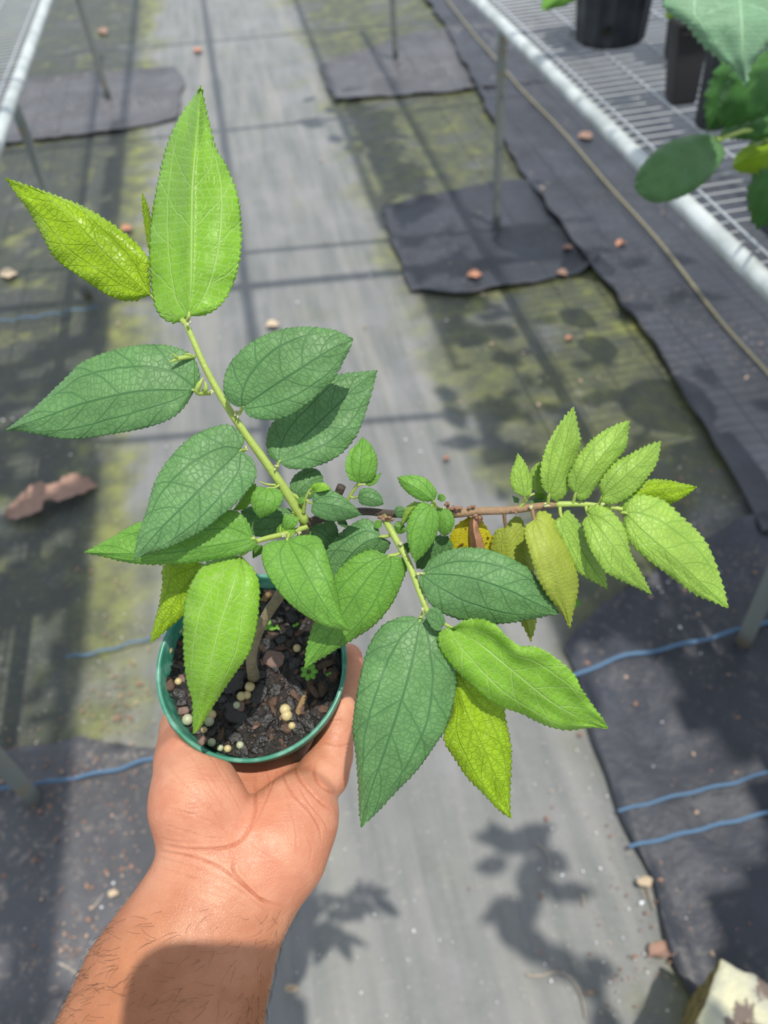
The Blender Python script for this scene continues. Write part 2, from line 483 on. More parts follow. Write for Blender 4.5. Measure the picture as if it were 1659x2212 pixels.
BZ = .76
def bench(label, q0, q1, side, legs, name='greenhouse_bench', wire_x=1.0, step=.043):
    """pipe rail from q0 to q1 (x, y), mesh going away from the aisle by wire_x"""
    q0, q1 = np.array(q0), np.array(q1)
    d = (q1 - q0) / np.linalg.norm(q1 - q0); nrm = np.array([d[1], -d[0]]) * side
    root = empty(name, (q0[0], q0[1], 0), label, 'bench')
    L = np.linalg.norm(q1 - q0)
    tube('rail', [(q0[0], q0[1], BZ), ((q0 + q1)[0] / 2, (q0 + q1)[1] / 2, BZ), (q1[0], q1[1], BZ)], .021, M['galv'], root, 20)
    o2 = nrm * wire_x
    tube('rail', [(q0[0] + o2[0], q0[1] + o2[1], BZ), (q1[0] + o2[0], q1[1] + o2[1], BZ)], .021, M['galv'], root, 12)
    mb = MB()
    n = int(L / step)
    for i in range(n):
        a = q0 + d * (i + .5) * step; b = a + nrm * wire_x
        mb.add(*tube_data([(a[0], a[1], BZ + .016), (b[0], b[1], BZ + .016)], .0022, 5, False))
    for k in range(int(wire_x / .15) + 1):
        off = nrm * (.035 + .15 * k)
        a = q0 + off; b = q1 + off
        mb.add(*tube_data([(a[0], a[1], BZ + .021), (b[0], b[1], BZ + .021)], .003, 5, False))
    mb.build('wire_mesh', M['wire'], root)
    for lx, ly in legs:
        tube('leg', [(lx, ly, 0), (lx, ly, BZ - .015)], .0175, M['leg'], root, 14)
        # matching leg under the outer rail
        a = np.array([lx, ly]) + nrm * wire_x
        tube('leg', [(a[0], a[1], 0), (a[0], a[1], BZ - .015)], .0175, M['leg'], root, 12)
    return root
r0 = np.array([.812, 0.6]); r1 = np.array([.585, 3.55])
ra = atz(1040, 10, BZ)[:2]; rb = atz(1640, 600, BZ)[:2]
rd = (ra - rb) / np.linalg.norm(ra - rb)
bench('galvanised wire mesh bench holding the black pots on the right', rb - rd * 1.2, ra + rd * 2.6, 1,
      [atz(1072, 490)[:2], atz(855, 130)[:2], atz(1605, 1390)[:2]], wire_x=1.15)
la = atz(102, 0, BZ)[:2]; lb = atz(0, 288, BZ)[:2]
ld = (la - lb) / np.linalg.norm(la - lb)
bench('galvanised wire mesh bench on the left of the aisle', lb - ld * 2.6, la + ld * 1.9, -1,
      [atz(235, 215)[:2], atz(190, 640)[:2], atz(78, 1730)[:2]], wire_x=1.0)

# ================================================================== roof bars overhead, and shade sheets added out of view
t = NT('shade_caster'); t.set(Base_Color=(.03, .035, .03, 1), Roughness=.8); M['shade'] = t.m  # dark surface of the added sheets and leaf shapes that block the sun
RZ = 2.7
def up(x, y, z=RZ):             # roof point whose shadow lands on (x, y, 0)
    return np.array([x - SUNX * z, y - SUNY * z, z])
def bar(p, q, w, label, k):
    a, b = up(*p), up(*q)
    V, Fc = tube_data([a, b], w / 2, 8)
    o = mesh('trim_%d' % k, V, Fc, M['galv']); o['kind'] = 'structure'; return o
k = 1
for (a0, b0), (a1, b1), w in (((1.0, -.68), (9, -.70), .05), ((.98, -.11), (9, -.165), .045), ((3.2, .50), (9, .58), .045), ((-1.5, .36), (2.6, .38), .0)):
    if w: bar(ab(a0, b0)[:2], ab(a1, b1)[:2], w, '', k); k += 1
for y0, y1, w in ((3.155, 3.10, .030), (2.85, 2.84, .055), (4.52, 4.57, .035), (6.27, 6.2, .035), (1.98, 1.94, .03)):
    bar((-2.0, y0 + .05), (1.0 if y0 > 2 else .3, y1), w, '', k); k += 1
cell = .03
def cloth(b0, b1, y0, y1, hole):  # sheet added overhead to shade the floor sides, holes cut for lit patches
    mb = MB(); idx = {}; V = []; Ff = []
    nb = int((b1 - b0) / cell); ny = int((y1 - y0) / cell)
    def vid(i, j):
        if (i, j) not in idx:
            idx[i, j] = len(V)
            g = ab(y0 + j * cell, b0 + i * cell); V.append(up(g[0], g[1]))
        return idx[i, j]
    for j in range(ny):
        for i in range(nb):
            if not hole(b0 + (i + .5) * cell, y0 + (j + .5) * cell):
                Ff.append([vid(i, j), vid(i + 1, j), vid(i + 1, j + 1), vid(i, j + 1)])
    o = mesh('added_shade', V, Ff, M['shade'], smooth=False); o['kind'] = 'structure'
    modify(o, 'SOLIDIFY', thickness=.002)
def hole_r(b, a):
    e = .50 + .02 * (a - 1) + .03 * mnoise.noise(Vector((a * 2.1, 1, 0)))
    if a > 4.7 + .3 * mnoise.noise(Vector((b * 6, 4, 0))): return True
    if b < e: return True
    n = mnoise.noise(Vector((b * 4.5, a * 6.5, 8.3)))
    if 1.35 < a < 2.75 and b < 1.15 and n > .04: return True
    if b > .78 + .06 * mnoise.noise(Vector((a * 5, 3, 2))) and a > .9 : return True
    if a < .95 and b < .75 and mnoise.noise(Vector((b * 5, a * 5, 2.2))) > .12: return True
    return mnoise.noise(Vector((b * 5, a * 5, 5.5))) > .42
def hole_l(b, a):
    if b > -.615 - .02 * a: return True
    if a > 2.75 and b < -.76: return True
    for c, w in ((1.30, .045), (1.62, .03), (1.86, .03), (1.08, .02), (.95, .025), (2.3, .03), (2.55, .03)):
        if abs(a - c - .25 * (b + .9)) < w and b < -.70: return mnoise.noise(Vector((b * 6, a * 3, 1))) > -.25
    return mnoise.noise(Vector((b * 5, a * 6, 3.5))) > .38
cloth(.38, 1.9, -1.0, 5.3, hole_r)
cloth(-2.2, -.55, -1.0, 5.0, hole_l)

# ================================================================== potted plant held in the hand
PR = at(543, 1433, .418); PB = at(590, 1500, .488)     # centres of the rim and of the base
axis = PR - PB; PH = np.linalg.norm(axis); axis = axis / PH
au = np.cross(axis, [0, 1, 0]); au /= np.linalg.norm(au); av = np.cross(axis, au)
RR, RB = .0506, .037
plant = empty('potted_plant', PB, 'young branching plant with toothed green leaves in a small green pot in the hand', 'plant')

t = NT('green_plastic'); p = t.pos()
t.set(Base_Color=t.mix(t.ramp(t.noise(p, 120, 3), .4, .75), (.035, .20, .13, 1), (.13, .33, .25, 1)), Roughness=.33); M['pot'] = t.m
def lathe(profile, seg=96):     # (radius, height above base) pairs around the pot axis
    V = []; Ff = []
    for r, h in profile:
        for k in range(seg):
            a = 2 * math.pi * k / seg
            V.append(PB + axis * h + r * (math.cos(a) * au + math.sin(a) * av))
    m = len(profile)
    for i in range(m - 1):
        for k in range(seg):
            k2 = (k + 1) % seg
            Ff.append([i * seg + k, i * seg + k2, (i + 1) * seg + k2, (i + 1) * seg + k])
    return V, Ff
V, Ff = lathe([(.001, 0), (RB - .002, 0), (RB, .001), (RB + .0005, .003), (.0415, PH * .45), (.0468, PH - .016), (.0492, PH - .0155), (.0500, PH - .002), (.0508, PH - .0005), (.0506, PH), (.0488, PH), (.0484, PH - .001), (.0478, PH - .012), (.0455, PH - .017), (.0400, PH * .45), (.0355, .003), (.001, .0025)])
mesh('pot', V, Ff, M['pot'], plant)

# soil surface with chips
SH = PH - .0135
t = NT('potting_soil'); p = t.pos()
cc = t.mix(t.ramp(t.noise(p, 260, 4, .7), .45, .72), (.010, .008, .007, 1), (.075, .045, .032, 1))
cc = t.mix(t.ramp(t.noise(p, 900, 2), .66, .74), cc, (.32, .27, .22, 1))
t.set(Base_Color=cc, Roughness=t.math('MULTIPLY_ADD', t.noise(p, 500, 2), .5, .2)); t.b.inputs['Specular IOR Level'].default_value = .6
t.bump(t.noise(p, 900, 3, .7), 1, .0012); M['soil'] = t.m
def soil_h(x, y):
    return .0022 * mnoise.noise(Vector((x * 90, y * 90, 1))) + .0014 * mnoise.noise(Vector((x * 260, y * 260, 4))) + .0012 * abs(mnoise.noise(Vector((x * 600, y * 600, 7))))
V = []; Ff = []
RS = .0462; nr = 60; ns = 160
for i in range(nr + 1):
    for k in range(ns):
        r = max(.0002, RS * i / nr); a = 2 * math.pi * k / ns
        x, y = r * math.cos(a), r * math.sin(a)
        V.append(PB + axis * (SH + soil_h(x, y)) + x * au + y * av)
for i in range(nr):
    for k in range(ns):
        k2 = (k + 1) % ns
        Ff.append([i * ns + k, i * ns + k2, (i + 1) * ns + k2, (i + 1) * ns + k])
so = mesh('soil', V, Ff, M['soil'], plant); so['kind'] = 'stuff'

def soil_pt(px, py, lift=0.0):  # point of the soil surface behind a pixel
    r = at(px, py, 1.0) - EYE
    c = PB + axis * SH
    k = (c - EYE).dot(axis) / r.dot(axis)
    q = EYE + r * k
    d = q - c
    return q + axis * (soil_h(d.dot(au), d.dot(av)) + lift)

# loose chips and crumbs
rng = random.Random(3)
chipm = [simple('dark_chip', (.018, .015, .015, 1), .35, .5, 300, 0, .0008, .7), simple('brown_chip', (.12, .065, .04, 1), .6, .5, 300, 0, .0008), simple('pink_chip', (.24, .15, .12, 1), .6, .4, 300, 0, .0008)]
crumbs = [MB(), MB(), MB()]
for i in range(620):
    a = rng.uniform(0, 6.283); r = RS * math.sqrt(rng.random()) * .97
    x, y = r * math.cos(a), r * math.sin(a)
    q = PB + axis * (SH + soil_h(x, y) + rng.uniform(0, .0006)) + x * au + y * av
    s = rng.uniform(.0005, .0017) if rng.random() < .8 else rng.uniform(.0018, .0034)
    k = rng.choices([0, 1, 2], [.76, .19, .05])[0]
    V, Ff = blob_data((0, 0, 0), (s * rng.uniform(1, 2.1), s, s * .5), rng, 6, 4, .35)
    V = [q + v[0] * au + v[1] * av + v[2] * axis for v in V]
    crumbs[k].add(V, Ff)
for k, nme in enumerate(('dark_crumbs', 'brown_crumbs', 'pink_crumbs')):
    o = crumbs[k].build(nme, chipm[k], plant, smooth=False); o['kind'] = 'stuff'
def chip(px, py, ang, l, w, h, col, label, name='bark_chip', grp=None):
    q = soil_pt(px, py, h * .6)
    e = at(px + 10 * math.cos(ang), py - 10 * math.sin(ang), .42) - at(px, py, .42)
    e = e - axis * e.dot(axis); e /= np.linalg.norm(e); f = np.cross(axis, e)
    V, Ff = blob_data((0, 0, 0), (1, 1, 1), random.Random(int(px * 7 + py)), 9, 6, .12)
    VV = []
    for v in V:
        v = np.sign(v) * np.abs(v) ** .6
        VV.append(q + v[0] * l * e + v[1] * w * f + v[2] * h * axis)
    o = mesh(name, VV, Ff, col, smooth=False)
    return tag(o, label, 'wood chip', grp)
tanchip = simple('tan_chip', (.42, .27, .12, 1), .7, .6, 500, 0, .001)
chip(651, 1524, 1.25, .0062, .0018, .0012, tanchip, 'light tan splinter of wood standing out on the soil at lower right')
chip(592, 1425, -.3, .0058, .0046, .0012, chipm[2], 'flat brown pink bark flake right of the trunk base')
chip(700, 1437, .45, .0064, .0020, .0012, chipm[1], 'brown wood chip beside the right wall of the pot')
chip(677, 1492, -1.0, .0052, .0017, .0012, chipm[1], 'narrow brown chip just below the little rosette seedling')
chip(590, 1532, -1.3, .0050, .0012, .001, chipm[1], 'thin brown stick right of the fertilizer beads')
chip(368, 1480, -1.2, .0044, .0026, .0022, chipm[1], 'reddish brown lump at the left wall of the pot')
chip(505, 1480, .5, .0062, .0042, .0014, chipm[0], 'broad black bark chip left of the trunk base')
chip(560, 1500, 1.2, .0056, .0040, .0012, chipm[0], 'black bark chip just below the trunk base')
chip(510, 1548, -.4, .0062, .0042, .0014, chipm[0], 'largest black bark chip in the lower half of the soil')
chip(608, 1383, .2, .0032, .0024, .0014, chipm[0], 'slate black chip right of the stem bend')
chip(574, 1292, 1.0, .0036, .0020, .0012, tanchip, 'tan flake close to the far rim of the pot')
chip(398, 1537, .2, .0032, .0022, .0012, chipm[2], 'pinkish stone chip near the lower left rim')
chip(441, 1602, .9, .0026, .0021, .0014, chipm[2], 'pale pink chip against the near rim')

# fertilizer beads
bead = simple('fertilizer_bead', (.62, .50, .25, 1), .35, .25, 700)
beadg = simple('pale_bead', (.50, .52, .34, 1), .45, .3, 700)
bl = [(541, 1485, 11, 'tan bead, topmost of the three below the trunk base'), (523, 1506, 10, 'tan bead, left one of the touching pair below the trunk'), (535, 1503, 9, 'tan bead, right one of the touching pair below the trunk'),
      (513, 1525, 8, 'dull bead lowest in the row below the trunk'), (618, 1536, 12, 'bright yellow bead, upper of the two stacked at lower right'), (621, 1548, 12, 'bright yellow bead, lower of the two stacked at lower right'),
      (632, 1570, 8, 'small orange bead alone near the lower right rim'), (642, 1401, 9, 'cream bead on dark soil under the leaf on the right'), (387, 1474, 8, 'orange bead beside the reddish lump at the left wall'),
      (407, 1556, 12, 'pale green bead left of the hanging leaf tip'), (459, 1545, 10, 'tan bead just right of the hanging leaf tip'), (453, 1559, 11, 'mossy green bead right of the hanging leaf tip'),
      (442, 1577, 7, 'small cream bead below the hanging leaf tip'), (459, 1605, 9, 'dull cream bead by the near rim below the leaf tip'), (478, 1617, 7, 'small dull bead at the near rim'),
      (494, 1619, 8, 'cream bead touching the near rim'), (519, 1610, 8, 'dull bead half sunk near the middle of the near rim'), (386, 1362, 11, 'white crumb shaped bead at the upper left wall'), (367, 1407, 10, 'brownish bead at the left wall'), (447, 1549, 7, 'bright bead touching the hanging leaf')]
for x, y, r, lb in bl:
    rr = r / F * .43
    c = soil_pt(x, y, rr * .7)
    V, Ff = blob_data(c, rr, rng, 14, 9, .02)
    tag(mesh('fertilizer_bead', V, Ff, beadg if ('green' in lb or 'dull' in lb or 'white' in lb) else bead), lb, 'bead', 'fertilizer beads on the soil')

# tiny seedlings
M['seedling'] = leaf_mat('seedling_leaf', (.20, .50, .06, 1), (.25, .5, .1, 1), .3, .45, .3)
def seedling(px, py, n, r, lr, label):
    c = soil_pt(px, py, .0035); root = empty('seedling', soil_pt(px, py, 0), label, 'seedling')
    tube('stem', [soil_pt(px, py, -.001), c], .00035, M['seedling'], root, 6)
    for k in range(n):
        a = 2 * math.pi * k / n + .4
        d = math.cos(a) * au + math.sin(a) * av
        m = c + d * r + axis * .0004
        V = [m]; s = np.cross(axis, d)
        for q in range(12):
            b = 2 * math.pi * q / 12
            V.append(m + lr * (1.25 * math.cos(b) * d + .9 * math.sin(b) * s) - axis * .0003)
        V.append(c)
        Ff = [[0, 1 + q, 1 + (q + 1) % 12] for q in range(12)]
        o = mesh('leaf', V[:-1], Ff, M['seedling'], root, uv=[(.5, .5)] * 13)
        modify(o, 'SOLIDIFY', thickness=.0002)
seedling(670, 1456, 7, .0030, .0016, 'little green rosette seedling by the leaf tip on the right')
seedling(582, 1357, 3, .0019, .0017, 'tiny round leaved seedling right of the stem')
seedling(600, 1360, 3, .0010, .0009, 'smaller seedling next to the round leaved one')
seedling(641, 1354, 2, .0009, .0010, 'very small bright seedling, farthest right of those behind the stem')
seedling(712, 1460, 2, .0008, .0008, 'speck sized seedling close to the right wall of the pot')

# ---------------------------------------------------------------- branches
def wood(name, pts, R, mat, label=None, seg=12):
    o = tube(name, [at(*q) for q in pts], R, mat, plant, seg)
    if label: o['label'] = label
    return o
base_pt = soil_pt(547, 1462, -.004)
P0 = [base_pt, at(543, 1425, .405), at(556, 1370, .398), at(580, 1322, .390), at(606, 1282, .384), at(640, 1200, .374), at(662, 1125, .366)]
o = tube('stem', P0, [.0036, .0029, .0025, .0026, .0026, .0026, .0025], M['bark'], plant, 16, 60); o['label'] = 'brown woody stem'
wood('branch', [(660, 1128, .366), (600, 1035, .356), (508, 905, .350), (448, 803, .347), (402, 700, .345), (392, 690, .345)], [.0026, .0021, .0018, .0016, .0014, .0012], M['stem_green'], 'straight green shoot')
wood('branch', [(664, 1130, .366), (700, 1118, .364), (780, 1105, .362), (850, 1110, .359), (940, 1110, .356), (985, 1108, .354)], [.0020, .0022, .0018, .0018, .0017, .0018], M['bark_dark'], 'dark brown woody side branch')
wood('branch', [(980, 1109, .354), (1040, 1104, .352), (1100, 1102, .350), (1160, 1094, .348), (1210, 1088, .346)], [.0022, .0019, .0018, .0017, .0014], M['stem_tan'], 'tan hairy branch')
wood('branch', [(1200, 1089, .346), (1260, 1089, .345), (1310, 1095, .344), (1345, 1100, .343)], [.0014, .0012, .0011, .0009], M['stem_green'])
wood('branch', [(828, 1115, .359), (850, 1155, .354), (880, 1210, .350), (905, 1275, .347), (925, 1325, .345)], [.0017, .0015, .0015, .0014, .0012], M['stem_green'])
wood('branch', [(664, 1138, .364), (620, 1152, .360), (575, 1163, .356), (545, 1172, .353)], [.0012, .0013, .0013, .0011], M['stem_green'])
wood('branch', [(700, 1118, .363), (722, 1085, .358), (738, 1050, .354)], [.0020, .0019, .0021], M['bark_dark'], 'short broken grey stub')
wood('branch', [(735, 1100, .362), (752, 1078, .358), (762, 1062, .356), (775, 1043, .354)], [.0009, .0008, .0007, .0006], M['stem_green'])
wood('branch', [(772, 1048, .354), (790, 1046, .353)], [.0005, .0004], M['stem_green'])
wood('branch', [(655, 1108, .362), (660, 1080, .357), (668, 1062, .354), (676, 1052, .352)], [.0010, .0008, .0007, .0006], M['stem_green'])
wood('branch', [(655, 1095, .362), (645, 1078, .360), (634, 1068, .359)], [.0008, .0007, .0006], M['stem_green'])
wood('branch', [(948, 1108, .355), (945, 1098, .350), (938, 1090, .347), (932, 1086, .346)], [.0009, .0007, .0007, .0006], M['stem_green'])
wood('branch', [(1122, 1099, .349), (1132, 1085, .347), (1142, 1072, .346), (1155, 1066, .346)], [.0010, .0007, .0006, .0005], M['stem_green'])
wood('branch', [(632, 1105, .362), (648, 1118, .364), (660, 1130, .365)], [.0007, .0007, .0008], M['stem_green'])
# withered buds along the tan branch and leaf scars on the green shoot
nodes = MB()
for x, y, d, s in ((992, 1098, .351, .0016), (974, 1100, .352, .0018), (1030, 1117, .351, .0015), (826, 1120, .356, .0018), (842, 1122, .355, .0013), (1110, 1103, .348, .0013), (1018, 1096, .351, .0012), (968, 1088, .351, .0014)):
    for k in range(5):
        nodes.add(*blob_data(at(x + rng.uniform(-7, 7), y + rng.uniform(-5, 5), d - rng.uniform(0, .002)), (s * .5, s * .8, s * .5), rng, 6, 4, .3))
o = nodes.build('withered_buds', simple('dry_bud', (.34, .19, .12, 1), .8, .5, 400), plant); o['kind'] = 'stuff'
nodes = MB()
for x, y, d in ((440, 846, .344), (455, 848, .345), (512, 893, .347), (530, 968, .350), (597, 1010, .353), (590, 1055, .355), (515, 897, .347), (862, 1173, .350), (905, 1240, .345), (612, 1158, .356), (648, 1152, .358), (916, 1318, .343), (1148, 1098, .346), (1181, 1090, .345), (1300, 1088, .342), (408, 697, .343)):
    for k in range(3):
        nodes.add(*blob_data(at(x + rng.uniform(-4, 4), y + rng.uniform(-4, 4), d - .001), (.0005, .0011, .0005), rng, 6, 4, .3))
o = nodes.build('stipules', simple('stipule', (.55, .58, .30, 1), .7, .3, 400), plant); o['kind'] = 'stuff'
# the pale green forked bud on the shoot and the curled bud below it
bud = MB()
for pts, R in (([(421, 770, .345), (400, 772, .341), (382, 776, .339), (366, 783, .338)], [.0008, .0011, .0010, .0002]),
               ([(384, 775, .339), (378, 768, .337), (372, 762, .336)], [.0008, .0006, .0001]), ([(418, 770, .344), (405, 765, .341), (398, 764, .340)], [.0005, .0007, .0001])):
    P = spline([at(*q) for q in pts], 14); bud.add(*tube_data(P, np.interp(np.linspace(0, 1, 14), np.linspace(0, 1, len(R)), R), 8))
bud.build('bud', M['stem_green'], plant)
bud = MB()
for pts, R in (([(455, 848, .346), (438, 850, .342), (425, 846, .340), (432, 828, .338), (440, 815, .338)], [.0006, .0009, .0012, .0012, .0002]),
               ([(440, 850, .342), (445, 838, .339), (443, 824, .338)], [.0008, .0012, .0003])):
    P = spline([at(*q) for q in pts], 18); bud.add(*tube_data(P, np.interp(np.linspace(0, 1, 18), np.linspace(0, 1, len(R)), R), 8))
bud.build('bud', M['stem_green'], plant)

# ---------------------------------------------------------------- leaves
def leaf(mat, base, mid, tip, L, R, d, fold=(0.0, 0.0), attach=None, parent=None, teeth=(13, 3.6), ripple=.0006, th=.0003, label=None, mapf=at, name='leaf', petmat=None, cols=9, rnd=None, fp=1.35):
    """blade from traced outline points, each at its own distance: d = (base, middle, tip);
    fold = how far the left and right margins lie behind (+) or before (-) the midrib"""
    rg = random.Random(int(base[0] * 31 + base[1])) if rnd is None else rnd
    mid_p = [base] + list(mid) + [tip]; Lp = [base] + list(L) + [tip]; Rp = [base] + list(R) + [tip]
    seglen = lambda P: sum(math.dist(a, b) for a, b in zip(P, P[1:]))
    n = int(max(seglen(Lp), seglen(Rp)) / 3.2) + 6
    n = min(n, 190)
    Mp = spline(mid_p, n); Le = spline(Lp, n); Re = spline(Rp, n)
    cen = Mp.mean(0)
    def toothed(E):
        dE = np.gradient(E, axis=0); ln = np.linalg.norm(dE, axis=1)[:, None] + 1e-9
        N_ = np.stack([dE[:, 1], -dE[:, 0]], 1) / ln
        sgn = np.sign(((E - Mp) * N_).sum(1).sum())
        N_ *= sgn
        s = np.concatenate([[0], np.cumsum(np.linalg.norm(np.diff(E, axis=0), axis=1))])
        out = np.zeros(n); x = rg.uniform(3, 8) + .04 * s[-1]; 
        while x < s[-1]:
            per = teeth[0] * rg.uniform(.75, 1.25); amp = teeth[1] * rg.uniform(.6, 1.25)
            m = (s >= x) & (s < x + per)
            fr = (s[m] - x) / per
            out[m] = amp * np.where(fr < .78, (fr / .78) ** 1.2, 1 - (fr - .78) / .22) - amp * .3
            x += per
        taper = np.clip((s[-1] - s) / 12, 0, 1)
        tdir = dE / ln
        return N_ * (out * taper)[:, None] + tdir * (np.maximum(out, 0) * .5 * taper)[:, None]
    TL, TR = toothed(Le), toothed(Re)
    tt = np.linspace(0, 1, n)
    dd = d[0] * (1 - tt) * (1 - 2 * tt) + d[1] * 4 * tt * (1 - tt) + d[2] * tt * (2 * tt - 1)
    ss = np.linspace(0, 1, cols); ss = np.concatenate([ss[:-1], [.955, 1.0]])
    allS = np.concatenate([-ss[::-1][:-1], ss])
    V = []; UV = []
    ph = rg.uniform(0, 6)
    size = seglen(mid_p)
    for i in range(n):
        for s in allS:
            a = abs(s); E = Le[i] if s < 0 else Re[i]; Tt = TL[i] if s < 0 else TR[i]
            q = Mp[i] + (E - Mp[i]) * a + Tt * a ** 12
            env = math.sin(math.pi * min(1, tt[i] * 1.02)) ** .5 if tt[i] < .98 else 0
            f = (fold[0] if s < 0 else fold[1]) * (a ** fp) * env
            rp = ripple * (math.sin(tt[i] * 26 - a * 5 + ph) * .5 * a + 1.3 * math.sin(a * 7.5 - .6) * a * env + mnoise.noise(Vector((q[0] * .022, q[1] * .022, ph))) * 2.4 * a) * min(1, size / 220)
            V.append(mapf(q[0], q[1], dd[i] + f + rp)); UV.append((.5 + .5 * s, tt[i]))
    m = len(allS); Ff = []
    area = 0
    for k in range(len(Lp) - 1): pass
    flip = ((Re[n // 2] - Le[n // 2])[0] * (Mp[-1] - Mp[0])[1] - (Re[n // 2] - Le[n // 2])[1] * (Mp[-1] - Mp[0])[0]) > 0
    for i in range(n - 1):
        for j in range(m - 1):
            f = [i * m + j, i * m + j + 1, (i + 1) * m + j + 1, (i + 1) * m + j]
            Ff.append(f[::-1] if flip else f)
    o = mesh(name, V, Ff, M[mat] if isinstance(mat, str) else mat, parent or plant, uv=UV)
    modify(o, 'SOLIDIFY', thickness=th, offset=-1)
    if label: o['label'] = label
    if attach is not None:
        b = mapf(base[0], base[1], d[0] + .0004)
        a = mapf(*attach); c = (a + b) / 2 + np.array([0, 0, -.0008])
        i1 = max(2, n // 40)
        b2 = mapf(Mp[i1][0], Mp[i1][1], dd[i1] + .0005)
        w = .0008 if size > 160 else .0005
        tube('petiole', [a, c, b, b2], [w * 1.1, w, w, w * .5], petmat or M['stem_green'], o, 8, 20)
    return o
# big terminal leaf, folded along its midrib
leaf('fresh', (408, 683), [(414, 600), (415, 500), (417, 400), (425, 300)], (434, 185),
     [(385, 697), (352, 688), (332, 650), (323, 560), (326, 480), (340, 400), (362, 310), (390, 250), (420, 208)],
     [(440, 681), (475, 660), (505, 610), (519, 550), (521, 480), (512, 420), (490, 360), (467, 320), (452, 265), (442, 220)],
     (.342, .344, .352), (.026, .010), (398, 695, .345), teeth=(14, 5), ripple=.0010, fp=1.0)
leaf('lime', (326, 638), [(270, 590), (200, 520), (140, 455), (80, 415)], (12, 384),
     [(280, 650), (230, 635), (165, 592), (120, 558), (92, 510), (65, 460), (30, 412)],
     [(322, 590), (318, 555), (280, 512), (230, 475), (182, 447), (120, 422), (60, 401)],
     (.376, .366, .362), (.006, .004), (400, 697, .349), teeth=(13, 5), ripple=.0012)
leaf('lime', (326, 545), [(318, 500), (312, 460)], (307, 418), [(319, 530), (313, 490), (308, 450)], [(330, 515), (325, 470), (316, 435)],
     (.378, .374, .372), (0, .004), teeth=(8, 4))
leaf('deep', (421, 843), [(300, 846), (180, 872), (95, 902)], (10, 930),
     [(432, 815), (416, 770), (370, 748), (310, 745), (250, 755), (178, 782), (140, 818), (78, 877), (34, 912)],
     [(401, 875), (375, 900), (322, 922), (250, 936), (165, 948), (100, 942), (50, 932)],
     (.344, .338, .350), (.006, .004), (455, 850, .347))
leaf('deep', (524, 880), [(590, 835), (660, 790), (715, 755)], (762, 732),
     [(506, 876), (486, 856), (484, 820), (500, 780), (545, 738), (600, 714), (660, 706), (722, 713)],
     [(540, 900), (590, 907), (640, 890), (690, 850), (720, 820), (742, 780), (756, 752)],
     (.341, .330, .334), (.002, .003), (511, 897, .349))
leaf('deep', (603, 998), [(660, 940), (720, 882), (770, 835)], (815, 800),
     [(582, 985), (576, 950), (590, 912), (640, 868), (700, 822), (740, 808), (783, 803)],
     [(625, 1012), (672, 1010), (730, 985), (770, 940), (793, 880), (806, 835)],
     (.351, .358, .362), (.003, .002), (588, 1020, .355))
leaf('deep', (520, 972), [(460, 1030), (400, 1090), (340, 1150)], (289, 1210),
     [(527, 948), (502, 921), (475, 919), (420, 940), (370, 985), (335, 1040), (319, 1095), (302, 1145), (293, 1182)],
     [(546, 995), (553, 1030), (530, 1065), (490, 1105), (430, 1150), (370, 1180), (322, 1196)],
     (.344, .334, .336), (.004, .004), (532, 968, .350))
leaf('mid', (548, 1163), [(450, 1182), (350, 1196), (260, 1197)], (182, 1193),
     [(537, 1130), (506, 1103), (440, 1108), (370, 1115), (298, 1129), (240, 1162)],
     [(555, 1180), (522, 1196), (450, 1211), (370, 1219), (290, 1217), (230, 1204)],
     (.350, .346, .350), (.002, .004), (553, 1170, .353))
leaf('fresh', (520, 1200), [(502, 1270), (475, 1350), (450, 1450), (430, 1530)], (418, 1585),
     [(485, 1202), (440, 1220), (410, 1266), (397, 1316), (396, 1400), (402, 1465), (415, 1515), (416, 1560)],
     [(545, 1226), (560, 1260), (560, 1306), (553, 1365), (539, 1409), (512, 1450), (486, 1487), (456, 1533), (432, 1572)],
     (.354, .345, .368), (.010, .008), (548, 1174, .355), ripple=.001)
leaf('lime', (440, 1218), [(400, 1268), (360, 1325)], (325, 1388),
     [(415, 1212), (356, 1220), (351, 1262), (345, 1300), (335, 1340), (328, 1368)],
     [(445, 1258), (422, 1290), (400, 1325), (366, 1356), (342, 1376)], (.372, .374, .380), (.004, .003), teeth=(12, 4))
leaf('mid', (620, 1165), [(650, 1220), (690, 1290), (725, 1340)], (757, 1363),
     [(590, 1169), (568, 1182), (568, 1218), (590, 1262), (630, 1308), (683, 1344), (722, 1358)],
     [(650, 1156), (686, 1159), (701, 1182), (717, 1232), (731, 1292), (738, 1325), (750, 1350)],
     (.352, .338, .346), (.004, .006), (624, 1155, .358), teeth=(14, 1.5))
leaf('mid', (842, 1200), [(800, 1242), (745, 1320), (700, 1388)], (658, 1443),
     [(821, 1193), (797, 1188), (761, 1205), (731, 1232), (705, 1280), (682, 1335), (668, 1376), (660, 1412)],
     [(866, 1204), (879, 1220), (869, 1256), (845, 1307), (806, 1352), (761, 1382), (719, 1408), (682, 1430)],
     (.351, .354, .366), (.003, .004), (868, 1192, .352))
leaf('deep', (822, 1159), [(785, 1175), (745, 1215)], (702, 1292),
     [(815, 1138), (791, 1121), (761, 1132), (735, 1152), (706, 1188), (698, 1240)],
     [(842, 1171), (835, 1190), (806, 1218), (765, 1250), (725, 1275)], (.357, .360, .368), (.004, .004), (849, 1153, .355))
